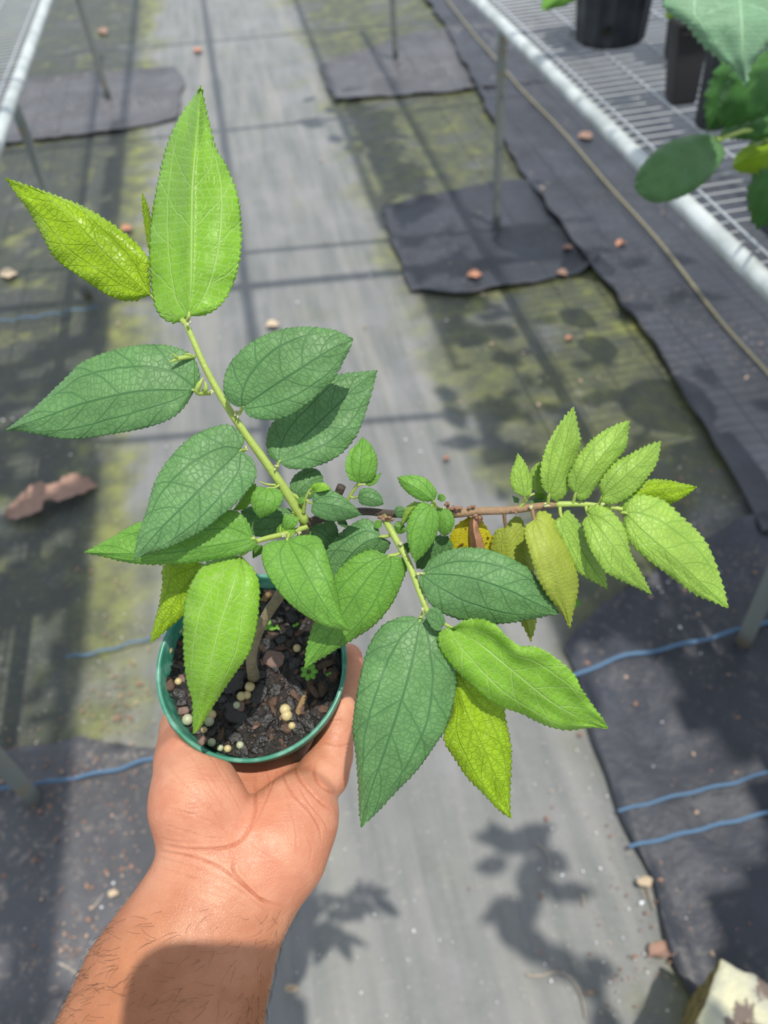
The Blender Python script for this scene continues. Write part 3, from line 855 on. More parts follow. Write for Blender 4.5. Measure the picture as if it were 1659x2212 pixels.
leaf('deep', (908, 1336), [(893, 1420), (865, 1520), (830, 1625), (800, 1710)], (780, 1787),
     [(878, 1331), (831, 1348), (800, 1388), (783, 1440), (769, 1509), (762, 1576), (769, 1630), (774, 1698), (776, 1750)],
     [(930, 1338), (955, 1366), (976, 1420), (986, 1471), (979, 1521), (964, 1572), (944, 1603), (903, 1661), (855, 1711), (812, 1757)],
     (.345, .335, .352), (.007, .008), (916, 1316, .346), ripple=.001)
leaf('deep', (955, 1355), [(940, 1342)], (918, 1330), [(952, 1362), (935, 1358)], [(962, 1340), (950, 1318), (932, 1312)], (.339, .337, .337), teeth=(9, 1.5))
leaf('fresh', (978, 1357), [(1040, 1393), (1110, 1450), (1190, 1515), (1250, 1548)], (1312, 1573),
     [(962, 1357), (946, 1374), (952, 1405), (979, 1441), (1013, 1475), (1055, 1511), (1093, 1530), (1127, 1542), (1177, 1566), (1224, 1577), (1274, 1572)],
     [(1004, 1341), (1038, 1337), (1072, 1351), (1093, 1374), (1123, 1395), (1160, 1398), (1203, 1424), (1241, 1458), (1255, 1487), (1283, 1527), (1305, 1557)],
     (.338, .328, .338), (.010, -.010), (925, 1324, .345), ripple=.0016, fp=1.2)
leaf('lime', (984, 1448), [(1003, 1530), (1045, 1620), (1080, 1700)], (1104, 1768),
     [(976, 1490), (975, 1540), (960, 1576), (963, 1608), (985, 1642), (1010, 1680), (1042, 1712), (1078, 1750)],
     [(1013, 1468), (1051, 1496), (1085, 1523), (1094, 1564), (1104, 1619), (1102, 1699), (1101, 1742)],
     (.352, .350, .360), (.006, .006), teeth=(13, 5), ripple=.0014)
leaf('deep', (912, 1239), [(1000, 1245), (1090, 1272), (1150, 1300)], (1207, 1325),
     [(926, 1213), (956, 1193), (1000, 1183), (1053, 1187), (1103, 1206), (1144, 1230), (1168, 1262), (1192, 1297)],
     [(905, 1252), (919, 1289), (945, 1318), (986, 1336), (1031, 1344), (1085, 1347), (1139, 1339), (1180, 1331)],
     (.344, .336, .346), (.003, .006), (890, 1238, .349))
leaf('pale', (1352, 1108), [(1392, 1150), (1460, 1210), (1522, 1268)], (1573, 1313),
     [(1342, 1096), (1354, 1077), (1383, 1069), (1433, 1081), (1474, 1117), (1515, 1157), (1538, 1196), (1555, 1243), (1567, 1283)],
     [(1345, 1130), (1357, 1166), (1392, 1203), (1429, 1231), (1465, 1258), (1501, 1284), (1537, 1299), (1556, 1307)],
     (.343, .338, .350), (.006, .003), (1335, 1100, .344), teeth=(15, 5))
leaf('lime', (1352, 1082), [(1400, 1062), (1450, 1055)], (1505, 1052),
     [(1352, 1068), (1372, 1052), (1400, 1037), (1433, 1036), (1470, 1043)],
     [(1375, 1090), (1410, 1092), (1447, 1089), (1480, 1072)], (.346, .348, .350), (.004, .004), (1330, 1098, .345), teeth=(10, 4), ripple=.001)
leaf('pale', (1186, 1068), [(1203, 1020), (1221, 960)], (1239, 879),
     [(1171, 1050), (1169, 1008), (1180, 967), (1198, 931), (1221, 900)],
     [(1193, 1080), (1212, 1078), (1228, 1058), (1236, 1022), (1254, 960), (1248, 918)], (.342, .337, .346), (-.003, .007), (1183, 1090, .346), teeth=(12, 5))
leaf('pale', (1243, 1067), [(1284, 1008), (1325, 956)], (1361, 908),
     [(1230, 1053), (1227, 1031), (1243, 995), (1270, 958), (1307, 929), (1338, 915)],
     [(1249, 1080), (1270, 1076), (1289, 1049), (1325, 1004), (1352, 968), (1357, 936)], (.341, .334, .342), (.003, .007), (1237, 1088, .345), teeth=(11, 5))
leaf('pale', (1302, 1071), [(1350, 1030), (1392, 990)], (1427, 953),
     [(1294, 1053), (1302, 1031), (1329, 999), (1361, 981), (1397, 963)],
     [(1299, 1086), (1329, 1088), (1361, 1071), (1388, 1044), (1415, 1008), (1424, 981)], (.341, .335, .343), (.003, .005), (1294, 1090, .344), teeth=(11, 5))
leaf('pale', (1133, 1074), [(1126, 1030)], (1118, 978), [(1112, 1062), (1102, 1040), (1105, 1015), (1112, 1000)], [(1147, 1067), (1149, 1040), (1140, 1010), (1129, 992)],
     (.343, .339, .341), (.002, .002), (1138, 1082, .347), teeth=(8, 3))
leaf('pale', (1160, 1066), [(1160, 1030)], (1168, 995), [(1146, 1048), (1147, 1015)], [(1176, 1062), (1175, 1025)], (.350, .350, .350), (.002, .002), teeth=(8, 2))
leaf('deep', (1139, 1090), [(1155, 1083)], (1174, 1077), [(1150, 1078), (1163, 1075)], [(1150, 1092), (1163, 1090)], (.349, .350, .352), teeth=(6, 1))
leaf('deep', (1120, 1086), [(1114, 1079)], (1107, 1071), [(1111, 1085)], [(1121, 1077)], (.349, .350, .352), teeth=(6, 1))
leaf('fresh', (1172, 1086), [(1165, 1075)], (1160, 1060), [(1160, 1082), (1155, 1070)], [(1182, 1078), (1176, 1066)], (.352, .353, .354), teeth=(6, 1))
leaf('olive', (1092, 1137), [(1106, 1200), (1125, 1290)], (1147, 1386),
     [(1070, 1148), (1060, 1186), (1075, 1250), (1104, 1320), (1125, 1345), (1138, 1368)],
     [(1108, 1119), (1127, 1121), (1142, 1170), (1156, 1250), (1160, 1310), (1157, 1350)], (.354, .357, .366), (.004, .004), (1089, 1107, .350), petmat=M['stem_tan'])
leaf('olive', (1155, 1122), [(1185, 1189), (1213, 1268)], (1231, 1357),
     [(1139, 1133), (1133, 1150), (1144, 1194), (1162, 1248), (1185, 1289), (1212, 1322), (1225, 1345)],
     [(1163, 1105), (1187, 1110), (1208, 1148), (1231, 1194), (1248, 1243), (1248, 1279), (1238, 1325)], (.342, .335, .348), (.001, .008), (1150, 1100, .348), teeth=(12, 5), petmat=M['stem_tan'])
leaf('pale', (1212, 1115), [(1243, 1166), (1277, 1221)], (1312, 1273),
     [(1198, 1126), (1207, 1157), (1230, 1203), (1248, 1234), (1275, 1252), (1298, 1264)],
     [(1225, 1102), (1249, 1126), (1268, 1162), (1286, 1203), (1305, 1234), (1310, 1258)], (.343, .343, .352), (.001, .008), (1209, 1092, .346), teeth=(12, 5))
leaf('pale', (1272, 1112), [(1311, 1162), (1358, 1225)], (1408, 1284),
     [(1259, 1126), (1264, 1157), (1279, 1194), (1307, 1234), (1338, 1252), (1376, 1270)],
     [(1270, 1096), (1298, 1092), (1329, 1112), (1352, 1148), (1362, 1194), (1383, 1234), (1400, 1266)], (.341, .332, .343), (.002, .005), (1265, 1090, .345), teeth=(12, 5))
leaf('mid', (1200, 1285), [(1230, 1296)], (1258, 1303), [(1220, 1282), (1243, 1292)], [(1220, 1318), (1242, 1312)], (.362, .364, .366), teeth=(8, 3))
leaf('yellow', (1012, 1117), [(1015, 1160), (1018, 1215)], (1020, 1265),
     [(988, 1133), (972, 1160), (974, 1195), (990, 1240)], [(1032, 1118), (1055, 1145), (1064, 1170), (1060, 1205), (1045, 1240)],
     (.360, .361, .366), (.002, .002), (1010, 1108, .353), label='yellowing leaf with brown spots', petmat=M['stem_tan'])
leaf('brown', (1022, 1112), [(1024, 1145), (1030, 1175)], (1034, 1215),
     [(1014, 1128), (1012, 1150), (1014, 1180), (1020, 1205)], [(1043, 1117), (1034, 1140), (1042, 1165), (1046, 1195)],
     (.352, .349, .355), (.012, .010), (1018, 1100, .352), teeth=(9, 2), ripple=.002, label='withered rust brown leaf, curled lengthwise', petmat=M['stem_tan'])
leaf('mid', (933, 1091), [(918, 1130), (906, 1172)], (897, 1214),
     [(912, 1085), (892, 1102), (880, 1129), (879, 1156), (885, 1189)],
     [(944, 1105), (949, 1129), (939, 1165), (918, 1195)], (.345, .338, .343), (.003, .004), (942, 1097, .349), teeth=(11, 3))
leaf('mid', (938, 1083), [(897, 1054)], (858, 1031), [(943, 1063), (927, 1039), (906, 1028), (880, 1027)], [(912, 1082), (888, 1070), (868, 1051)],
     (.344, .340, .343), (.002, .003), (942, 1094, .349), teeth=(9, 2.5))
leaf('mid', (945, 1079), [(953, 1074)], (963, 1075), [(947, 1068), (957, 1068)], [(952, 1083), (960, 1082)], (.344, .341, .342), teeth=(5, 1.5))
leaf('mid', (957, 1097), [(962, 1125)], (961, 1159), [(945, 1103), (944, 1128), (950, 1150)], [(974, 1105), (982, 1126), (974, 1148)], (.349, .346, .350), (.002, .002), (948, 1097, .350), teeth=(8, 2.5))
leaf('pale', (912, 1086), [(890, 1100)], (867, 1137), [(895, 1084), (873, 1100), (868, 1118)], [(900, 1100), (885, 1120)], (.347, .349, .353), (.003, .003), teeth=(8, 2))
leaf('deep', (851, 1108), [(862, 1105)], (875, 1100), [(855, 1096), (866, 1093)], [(858, 1117), (869, 1115)], (.355, .352, .352), (.001, .001), teeth=(7, 1.5))
leaf('mid', (851, 1136), [(863, 1140)], (878, 1146), [(858, 1127), (870, 1130)], [(856, 1150), (867, 1153)], (.356, .356, .356), (.001, .001), teeth=(7, 1.5))
leaf('deep', (968, 1158), [(935, 1180)], (900, 1228), [(935, 1158), (905, 1180), (897, 1205)], [(978, 1185), (950, 1215), (920, 1228)], (.356, .358, .362), (.002, .002))
leaf('deep', (674, 1087), [(722, 1092)], (781, 1112), [(678, 1068), (698, 1059), (725, 1063), (757, 1085)], [(674, 1107), (695, 1121), (722, 1126), (756, 1121)],
     (.349, .343, .349), (.002, .004), (662, 1080, .356), teeth=(11, 1.5))
leaf('fresh', (677, 1062), [(695, 1052)], (717, 1057), [(672, 1050), (684, 1044), (702, 1044)], [(688, 1062), (705, 1058)], (.350, .345, .348), (.001, -.003), (668, 1066, .354), teeth=(8, 1.5))
leaf('deep', (640, 1068), [(662, 1045)], (698, 1030), [(626, 1055), (634, 1030), (660, 1012), (685, 1014)], [(655, 1078), (685, 1072), (697, 1052)],
     (.362, .362, .366), (.002, .002), (650, 1082, .361), teeth=(10, 2.5))
leaf('mid', (658, 1072), [(650, 1083)], (645, 1090), [(645, 1076)], [(660, 1084)], (.358, .357, .358), teeth=(7, 1))
leaf('mid', (578, 1054), [(572, 1085)], (562, 1120), [(552, 1052), (542, 1078), (548, 1103)], [(603, 1058), (611, 1078), (594, 1104)],
     (.350, .345, .349), (.002, .003), (604, 1048, .354), teeth=(10, 2.5))
leaf('deep', (640, 1112), [(585, 1118)], (520, 1104), [(620, 1098), (575, 1095), (540, 1094)], [(632, 1138), (593, 1155), (552, 1158), (526, 1130)],
     (.363, .364, .366), (.002, .003), (652, 1120, .364), teeth=(13, 1.5))
leaf('mid', (632, 1112), [(622, 1125)], (615, 1146), [(615, 1112), (610, 1130)], [(645, 1120), (638, 1138)], (.358, .357, .359), (.001, .001), (645, 1122, .362), teeth=(8, 1.5))
leaf('fresh', (640, 1148), [(625, 1148)], (606, 1152), [(628, 1136), (612, 1138)], [(632, 1158), (615, 1160)], (.360, .359, .360), teeth=(8, 1.5))
leaf('fresh', (553, 1045), [(535, 1072)], (503, 1103), [(540, 1048), (520, 1078)], [(552, 1068), (530, 1098)], (.356, .357, .360), (.001, .001), teeth=(9, 2))
leaf('mid', (775, 1043), [(779, 1000)], (784, 944), [(755, 1034), (746, 1005), (755, 975), (768, 962)], [(791, 1043), (809, 1030), (815, 996), (803, 963)],
     (.353, .349, .355), (-.003, .005), (770, 1050, .355), teeth=(10, 3), ripple=.001)
leaf('mid', (788, 1046), [(806, 1040)], (823, 1022), [(797, 1036), (812, 1026)], [(798, 1050), (814, 1042)], (.354, .356, .357), teeth=(8, 2))
leaf('deep', (773, 1073), [(800, 1076)], (829, 1088), [(780, 1057), (803, 1055), (821, 1068)], [(779, 1088), (803, 1094), (822, 1092)],
     (.354, .351, .354), (.001, .002), (756, 1073, .357), teeth=(9, 1.5))
leaf('deep', (668, 1140), [(705, 1160)], (745, 1210), [(685, 1128), (712, 1138), (733, 1170)], [(668, 1160), (690, 1190), (720, 1210)], (.368, .369, .372), (.002, .002), teeth=(10, 1.5))
leaf('deep', (700, 1120), [(718, 1135)], (732, 1160), [(715, 1120), (728, 1138)], [(700, 1135), (715, 1155)], (.366, .367, .369), teeth=(10, 1.5))
leaf('deep', (725, 1120), [(742, 1125)], (752, 1140), [(738, 1116), (748, 1126)], [(732, 1133), (745, 1140)], (.366, .367, .369), teeth=(10, 1.5))
leaf('mid', (825, 1128), [(818, 1128)], (808, 1138), [(818, 1122), (810, 1127)], [(824, 1138), (815, 1142)], (.356, .356, .357), teeth=(6, 1))
leaf('deep', (886, 1178), [(877, 1182)], (870, 1196), [(878, 1172), (869, 1180)], [(886, 1190), (878, 1197)], (.354, .355, .357), teeth=(6, 1))
leaf('mid', (566, 1178), [(555, 1190)], (546, 1206), [(553, 1178), (546, 1190)], [(568, 1192), (558, 1200)], (.362, .364, .366), teeth=(7, 2))
leaf('mid', (596, 1150), [(612, 1138)], (640, 1130), [(600, 1137), (620, 1128)], [(608, 1153), (630, 1146)], (.361, .361, .362), teeth=(7, 1.5))
for pts, R in (([(612, 1158, .360), (606, 1148, .358), (606, 1138, .357)], [.0007, .0005, .0003]), ([(596, 1048, .354), (575, 1046, .352), (560, 1040, .350)], [.0006, .0005, .0002])):
    tube('stipule', [at(*q) for q in pts], R, M['stem_green'], plant, 7)

# ================================================================== the person's forearm and hand
def cpt(px, py, d): return np.array([(px - 829.5) / F * d, -(py - 1106) / F * d, -d])
HV = .0014
lo = np.array([-.215, -.385, -.545]); hi = np.array([.002, -.02, -.285])
nx, ny, nz = [int(v) for v in (hi - lo) / HV]
GX = (lo[0] + HV * np.arange(nx)).astype(np.float32)[:, None, None]
GY = (lo[1] + HV * np.arange(ny)).astype(np.float32)[None, :, None]
GZ = (lo[2] + HV * np.arange(nz)).astype(np.float32)[None, None, :]
FAR = np.float32(.05)
def cone(fld, A, B, ra, rb, kz, ks, slab=0.0):
    """smooth union of a tapered, depth-flattened limb segment into the field"""
    m = max(ra, rb) + .02
    l = np.minimum(A, B) - m; h = np.maximum(A, B) + m
    i0 = np.maximum(((l - lo) / HV).astype(int), 0); i1 = np.minimum(((h - lo) / HV).astype(int) + 1, (nx, ny, nz))
    if (i1 <= i0).any(): return
    sl = tuple(slice(a, b) for a, b in zip(i0, i1))
    x = GX[sl[0]] - np.float32(A[0]); y = GY[:, sl[1]] - np.float32(A[1]); z = (GZ[:, :, sl[2]] - np.float32(A[2])) / kz
    bx, by, bz = B - A; bz = bz / kz
    L2 = bx * bx + by * by + bz * bz + 1e-12
    tt = np.clip((x * bx + y * by + z * bz) / L2, 0, 1).astype(np.float32)
    dd = np.sqrt((x - tt * bx) ** 2 + (y - tt * by) ** 2 + (z - tt * bz) ** 2) - (ra + (rb - ra) * tt)
    dd = dd * min(1, .5 + .5 * kz)
    f = fld[sl]
    hh = np.clip(.5 + .5 * (f - dd) / ks, 0, 1)
    fld[sl] = f * (1 - hh) + dd * hh - ks * hh * (1 - hh)
def chain(fld, nodes, kz, ks):
    for a, b in zip(nodes, nodes[1:]):
        cone(fld, cpt(*a[:3]), cpt(*b[:3]), a[3], b[3], kz, ks)
def newf(): return np.full((nx, ny, nz), FAR, np.float32)
palm = newf()
chain(palm, [(285, 2640, .352, .050), (322, 2330, .356, .0465), (378, 2140, .366, .0405), (436, 2015, .375, .0335), (478, 1925, .381, .0308)], .74, .012)
chain(palm, [(478, 1925, .381, .0300), (500, 1860, .388, .0290)], .72, .012)
chain(palm, [(448, 1850, .384, .0185), (426, 1740, .384, .0212), (410, 1655, .399, .0182)], .9, .010)      # base of the thumb
chain(palm, [(552, 1915, .384, .0215), (600, 1840, .388, .0225), (640, 1765, .398, .0195), (668, 1715, .412, .0150)], .85, .009)   # outer heel
chain(palm, [(500, 1860, .402, .022), (525, 1765, .418, .022), (548, 1680, .434, .021), (560, 1600, .472, .018)], .75, .009)
chain(palm, [(600, 1690, .425, .014), (640, 1640, .452, .012), (650, 1600, .485, .012)], .9, .008)
chain(palm, [(460, 1640, .430, .018), (480, 1590, .475, .016), (520, 1590, .505, .013), (650, 1600, .500, .012)], .9, .012)
fing = newf()
chain(fing, [(676, 1700, .424, .0115), (698, 1672, .421, .0138), (715, 1632, .427, .0120), (728, 1575, .432, .0098), (733, 1545, .432, .0092), (737, 1532, .432, .0087)], 1, .0015)
hand = newf()
f2 = newf(); chain(f2, [(650, 1615, .492, .0125), (708, 1560, .490, .0112), (744, 1490, .480, .0100), (752, 1440, .470, .0094), (751, 1422, .466, .0090)], 1, .0015)
f3 = newf(); chain(f3, [(600, 1600, .508, .0125), (625, 1480, .519, .0112), (655, 1370, .506, .0102), (668, 1318, .488, .0092)], 1, .0015)
f4 = newf(); chain(f4, [(530, 1600, .508, .0125), (535, 1480, .520, .0112), (560, 1370, .510, .0102), (575, 1318, .494, .0092)], 1, .0015)
f5 = newf(); chain(f5, [(404, 1640, .410, .0170), (402, 1575, .450, .0145), (412, 1500, .486, .0125), (432, 1425, .500, .0112), (452, 1380, .500, .0100)], 1, .003)
def smin(a, b, k):
    h = np.clip(.5 + .5 * (b - a) / k, 0, 1)
    return (b * (1 - h) + a * h - k * h * (1 - h)).astype(np.float32)
hand = palm
for f_ in (fing,): hand = smin(hand, f_, .0025)
for f_ in (f2, f3, f4, f5): hand = smin(hand, f_, .004)
# the pot presses into the hand: keep the skin just outside its wall
rel = [GX, GY, GZ]
Rm = np.stack([RIGHT, UP, -FWD], 1)
bc = Rm.T @ (PB - EYE); ac = Rm.T @ axis
hx = GX - bc[0]; hy = GY - bc[1]; hz = GZ - bc[2]
hh_ = hx * ac[0] + hy * ac[1] + hz * ac[2]
rr_ = np.sqrt(np.maximum((hx - hh_ * ac[0]) ** 2 + (hy - hh_ * ac[1]) ** 2 + (hz - hh_ * ac[2]) ** 2, 0))
rw = RB + (RR - RB) * np.clip(hh_ / PH, 0, 1)
potd = np.maximum(np.maximum(rr_ - rw, -hh_), hh_ - PH - .02)
hand = np.maximum(hand, -(potd - .0004)).astype(np.float32)
del hx, hy, hz, hh_, rr_, rw, palm, fing, f2, f3, f4, f5

def surface_nets(fl, lo, h):
    nx, ny, nz = fl.shape
    S = fl < 0
    c = [S[i:nx - 1 + i, j:ny - 1 + j, k:nz - 1 + k] for i in (0, 1) for j in (0, 1) for k in (0, 1)]
    s = sum(x.astype(np.int8) for x in c)
    act = (s > 0) & (s < 8)
    I = np.argwhere(act)
    idx = -np.ones(act.shape, np.int32); idx[act] = np.arange(len(I))
    corners = [(i, j, k) for i in (0, 1) for j in (0, 1) for k in (0, 1)]
    acc = np.zeros((len(I), 3)); cnt = np.zeros(len(I))
    val = {q: fl[I[:, 0] + q[0], I[:, 1] + q[1], I[:, 2] + q[2]] for q in corners}
    for q in corners:
        for ax_ in range(3):
            if q[ax_] == 0:
                q2 = tuple(v + (1 if a == ax_ else 0) for a, v in enumerate(q))
                a, b = val[q], val[q2]
                m = (a < 0) != (b < 0)
                tt = np.where(m, a / np.where(m, a - b, 1), 0)
                P = np.zeros((len(I), 3)); P += q; P[:, ax_] += tt
                acc += P * m[:, None]; cnt += m
    V = lo + h * (I + acc / cnt[:, None])
    Fs = []
    for ax_ in range(3):
        sh = [slice(1, n - 1) for n in (nx, ny, nz)]
        a = S[tuple(sh)]; s2 = list(sh); s2[ax_] = slice(2, [nx, ny, nz][ax_])
        b = S[tuple(s2)]
        E_ = np.argwhere(a != b) + 1
        inside = S[E_[:, 0], E_[:, 1], E_[:, 2]]
        u, v = [(1, 2), (2, 0), (0, 1)][ax_]
        def cell(du, dv):
            q = E_.copy(); q[:, u] -= du; q[:, v] -= dv
            return idx[q[:, 0], q[:, 1], q[:, 2]]
        qd = np.stack([cell(1, 1), cell(0, 1), cell(0, 0), cell(1, 0)], 1)
        qd[~inside] = qd[~inside][:, ::-1]
        Fs.append(qd)
    Fs = np.vstack(Fs)
    return V, Fs[(Fs >= 0).all(1)]
HVv, HF = surface_nets(hand, lo, HV)
del hand
# relax a little, then subdivide
def smooth(V, Fq, it, lam=.5):
    E_ = np.vstack([Fq[:, [0, 1]], Fq[:, [1, 2]], Fq[:, [2, 3]], Fq[:, [3, 0]]])
    for _ in range(it):
        a = np.zeros_like(V); n = np.zeros(len(V))
        np.add.at(a, E_[:, 0], V[E_[:, 1]]); np.add.at(a, E_[:, 1], V[E_[:, 0]])
        np.add.at(n, E_[:, 0], 1); np.add.at(n, E_[:, 1], 1)
        V = V + lam * (a / n[:, None] - V)
    return V
HVv = smooth(HVv, HF, 3)
tm = bpy.data.meshes.new('tmp'); tm.from_pydata(HVv.tolist(), [], HF.tolist())
to = bpy.data.objects.new('tmp', tm); COL.objects.link(to)
md = to.modifiers.new('s', 'SUBSURF'); md.levels = 1
dg = bpy.context.evaluated_depsgraph_get(); dg.update()
ev = to.evaluated_get(dg).to_mesh()
nv = len(ev.vertices)
HVv = np.zeros(nv * 3); ev.vertices.foreach_get('co', HVv); HVv = HVv.reshape(-1, 3)
HN = np.zeros(nv * 3); ev.vertex_normals.foreach_get('vector', HN); HN = HN.reshape(-1, 3)
HF = np.zeros(len(ev.loops), int); ev.loops.foreach_get('vertex_index', HF); HF = HF.reshape(-1, 4)
to.to_mesh_clear(); bpy.data.objects.remove(to); bpy.data.meshes.remove(tm)
facing = np.clip((HN * (-HVv / np.linalg.norm(HVv, axis=1)[:, None])).sum(1), 0, 1)
pxx = 829.5 + HVv[:, 0] / -HVv[:, 2] * F; pyy = 1106 - HVv[:, 1] / -HVv[:, 2] * F
# skin creases: (points, width, depth)
CR = [([(549, 1655), (552, 1720), (549, 1763), (524, 1812), (484, 1831), (416, 1835), (346, 1825)], 3.4, .0011),
      ([(339, 1838), (412, 1851), (469, 1870), (508, 1898), (556, 1937), (590, 1953), (617, 1962)], 3.0, .0011),
      ([(512, 1850), (503, 1872), (510, 1890), (530, 1912), (562, 1942), (590, 1955)], 3.6, .0014),
      ([(604, 1652), (612, 1680), (632, 1715), (668, 1752), (690, 1790), (694, 1820)], 2.8, .0009),
      ([(628, 1640), (645, 1680), (672, 1712), (700, 1740), (722, 1752)], 2.8, .0010),
      ([(676, 1650), (680, 1675), (692, 1695), (710, 1708), (730, 1714)], 3.4, .0016),
      ([(598, 1660), (585, 1700), (560, 1760), (540, 1800)], 2.4, .0006),
      ([(570, 1650), (580, 1690), (575, 1720)], 2.2, .0005), ([(640, 1690), (668, 1735), (700, 1775), (708, 1800)], 2.2, .0006),
      ([(694, 1600), (708, 1606), (735, 1611), (762, 1606)], 2.4, .0007), ([(700, 1550), (720, 1556), (745, 1556)], 2.0, .0005),
      ([(345, 1745), (390, 1752), (440, 1768), (480, 1790), (500, 1815)], 2.0, .0004), ([(350, 1700), (400, 1715), (450, 1745), (490, 1785)], 2.0, .00035),
      ([(352, 1640), (385, 1680), (430, 1730), (480, 1780)], 2.0, .0003), ([(400, 1610), (430, 1660), (470, 1720), (510, 1780)], 2.0, .0003),
      ([(430, 1600), (465, 1650), (500, 1710), (530, 1770)], 2.0, .0003), ([(345, 1780), (400, 1795), (450, 1808), (500, 1812)], 2.2, .0004),
      ([(342, 1812), (390, 1818), (450, 1822)], 2.0, .0004), ([(520, 1800), (548, 1830), (580, 1850), (600, 1860)], 2.0, .0003),
      ([(335, 1850), (400, 1868), (470, 1895), (520, 1925), (570, 1965), (600, 1985)], 2.6, .0004), ([(330, 1870), (400, 1890), (470, 1920), (540, 1965)], 2.6, .0003),
      ([(610, 1700), (628, 1750), (640, 1800), (640, 1850)], 2.2, .0003), ([(655, 1790), (672, 1830), (668, 1870)], 2.2, .0003)]
_r = random.Random(4)
for k in range(26):
    x0 = _r.uniform(345, 500); y0 = _r.uniform(1650, 1810); a_ = _r.choice([.75, 1.0, .2, -.35]) + _r.uniform(-.15, .15); L0 = _r.uniform(35, 90)
    CR.append(([(x0, y0), (x0 + L0 * .5 * math.cos(a_), y0 + L0 * .5 * math.sin(a_) + 3), (x0 + L0 * math.cos(a_), y0 + L0 * math.sin(a_))], 1.6, .00025))
for k in range(14):
    x0 = 335 + _r.uniform(-8, 60); y0 = 1850 + k * 8 + _r.uniform(-4, 4)
    CR.append(([(x0, y0), (x0 + 90, y0 + 20), (x0 + 190, y0 + 62)], 1.7, .00018))
disp = np.zeros(nv); red = np.zeros(nv)
for pts, w, dep in CR:
    w *= .8
    P = spline([np.array(q, float) for q in pts], 60)
    best = np.full(nv, 1e9)
    b0 = P.min(0) - 15; b1 = P.max(0) + 15
    m = (pxx > b0[0]) & (pxx < b1[0]) & (pyy > b0[1]) & (pyy < b1[1]) & (facing > .12)
    q = np.stack([pxx[m], pyy[m]], 1)
    if not len(q): continue
    bb = np.full(len(q), 1e9); bu = np.zeros(len(q))
    for k in range(len(P) - 1):
        e = P[k + 1] - P[k]; tt = np.clip(((q - P[k]) @ e) / (e @ e + 1e-9), 0, 1)
        dd = np.linalg.norm(q - P[k] - tt[:, None] * e, axis=1)
        s = dd < bb; bb[s] = dd[s]; bu[s] = (k + tt[s]) / (len(P) - 1)
    env = np.clip(np.minimum(bu, 1 - bu) * 6, 0, 1)
    g = np.exp(-(bb / w) ** 2) - .28 * np.exp(-(bb / (w * 3.4)) ** 2)
    disp[m] += dep * g * env
    red[m] = np.maximum(red[m], np.exp(-(bb / (w * 1.3)) ** 2) * env * min(1, dep / .001))
HVv = HVv - HN * disp[:, None]
HW = EYE + HVv @ Rm.T
t = NT('skin'); p = t.pos()
at_r = t.n('Attribute', attribute_name='crease').outputs['Fac']
at_t = t.n('Attribute', attribute_name='tan').outputs['Fac']
mott = t.noise(p, 45, 4, .6)
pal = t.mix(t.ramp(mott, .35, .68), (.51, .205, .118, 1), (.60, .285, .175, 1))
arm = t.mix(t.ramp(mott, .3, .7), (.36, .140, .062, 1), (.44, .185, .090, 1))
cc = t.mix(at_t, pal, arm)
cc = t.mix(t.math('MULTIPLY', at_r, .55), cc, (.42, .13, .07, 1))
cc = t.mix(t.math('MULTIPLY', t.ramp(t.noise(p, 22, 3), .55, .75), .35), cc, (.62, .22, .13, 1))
t.set(Base_Color=cc, Roughness=t.math('MULTIPLY_ADD', t.noise(p, 500, 3), .25, .30))
t.b.inputs['Specular IOR Level'].default_value = .42
t.b.inputs['Subsurface Weight'].default_value = .25
t.b.inputs['Subsurface Radius'].default_value = (.0035, .0012, .0006)
t.b.inputs['Subsurface Scale'].default_value = 1.0
vo = t.n('TexVoronoi', feature='DISTANCE_TO_EDGE'); t.l(p, vo.inputs['Vector']); vo.inputs['Scale'].default_value = 900
wv = t.n('TexNoise'); t.l(t.scale(p, (1, 3, 3)), wv.inputs['Vector']); wv.inputs['Scale'].default_value = 230; wv.inputs['Detail'].default_value = 3
t.bump(t.math('ADD', t.math('MULTIPLY', t.ramp(vo.outputs['Distance'], 0, .25), .35), t.math('ADD', t.math('MULTIPLY', wv.outputs[0], 1.3), t.math('MULTIPLY', t.noise(p, 1300, 2), .4))), .8, .00022)
M['skin'] = t.m
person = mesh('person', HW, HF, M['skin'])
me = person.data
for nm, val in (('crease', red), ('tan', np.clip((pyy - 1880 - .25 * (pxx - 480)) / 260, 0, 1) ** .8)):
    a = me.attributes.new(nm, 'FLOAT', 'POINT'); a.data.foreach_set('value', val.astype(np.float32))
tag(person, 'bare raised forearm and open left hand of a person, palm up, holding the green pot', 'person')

# dark hairs on the forearm
hm = (pyy > 1960) & (pyy < 2480) & (facing > -.3) & (pxx + .35 * (pyy - 2000) < 640)
cand = np.nonzero(hm)[0]
rg = np.random.RandomState(5)
HNW = HN @ Rm.T; SK = MB()
for i in rg.choice(cand, 2000):
    if rg.rand() > .25 + .75 * np.clip((pyy[i] - 1980) / 160, 0, 1) * (1.25 - facing[i]): continue
    b = HW[i]; n_ = HNW[i]
    dirp = UP * -.35 - RIGHT * 1.0 + (rg.rand(3) - .5) * 1.2
    dirp -= n_ * dirp.dot(n_); dirp /= np.linalg.norm(dirp)
    side = np.cross(n_, dirp); L_ = rg.uniform(.004, .010); cv_ = rg.uniform(-.5, .5)
    P = [b - n_ * .0002 + dirp * L_ * s + side * cv_ * L_ * s * s + n_ * (.0016 * math.sin(s * 2.6)) for s in np.linspace(0, 1, 6)]
    SK.add(*tube_data(P, np.linspace(.00006, .00002, 6), 4, False))
o = SK.build('arm_hair', simple('arm_hair', (.05, .025, .015, 1), .5, .2, 10), person)
o['kind'] = 'stuff'

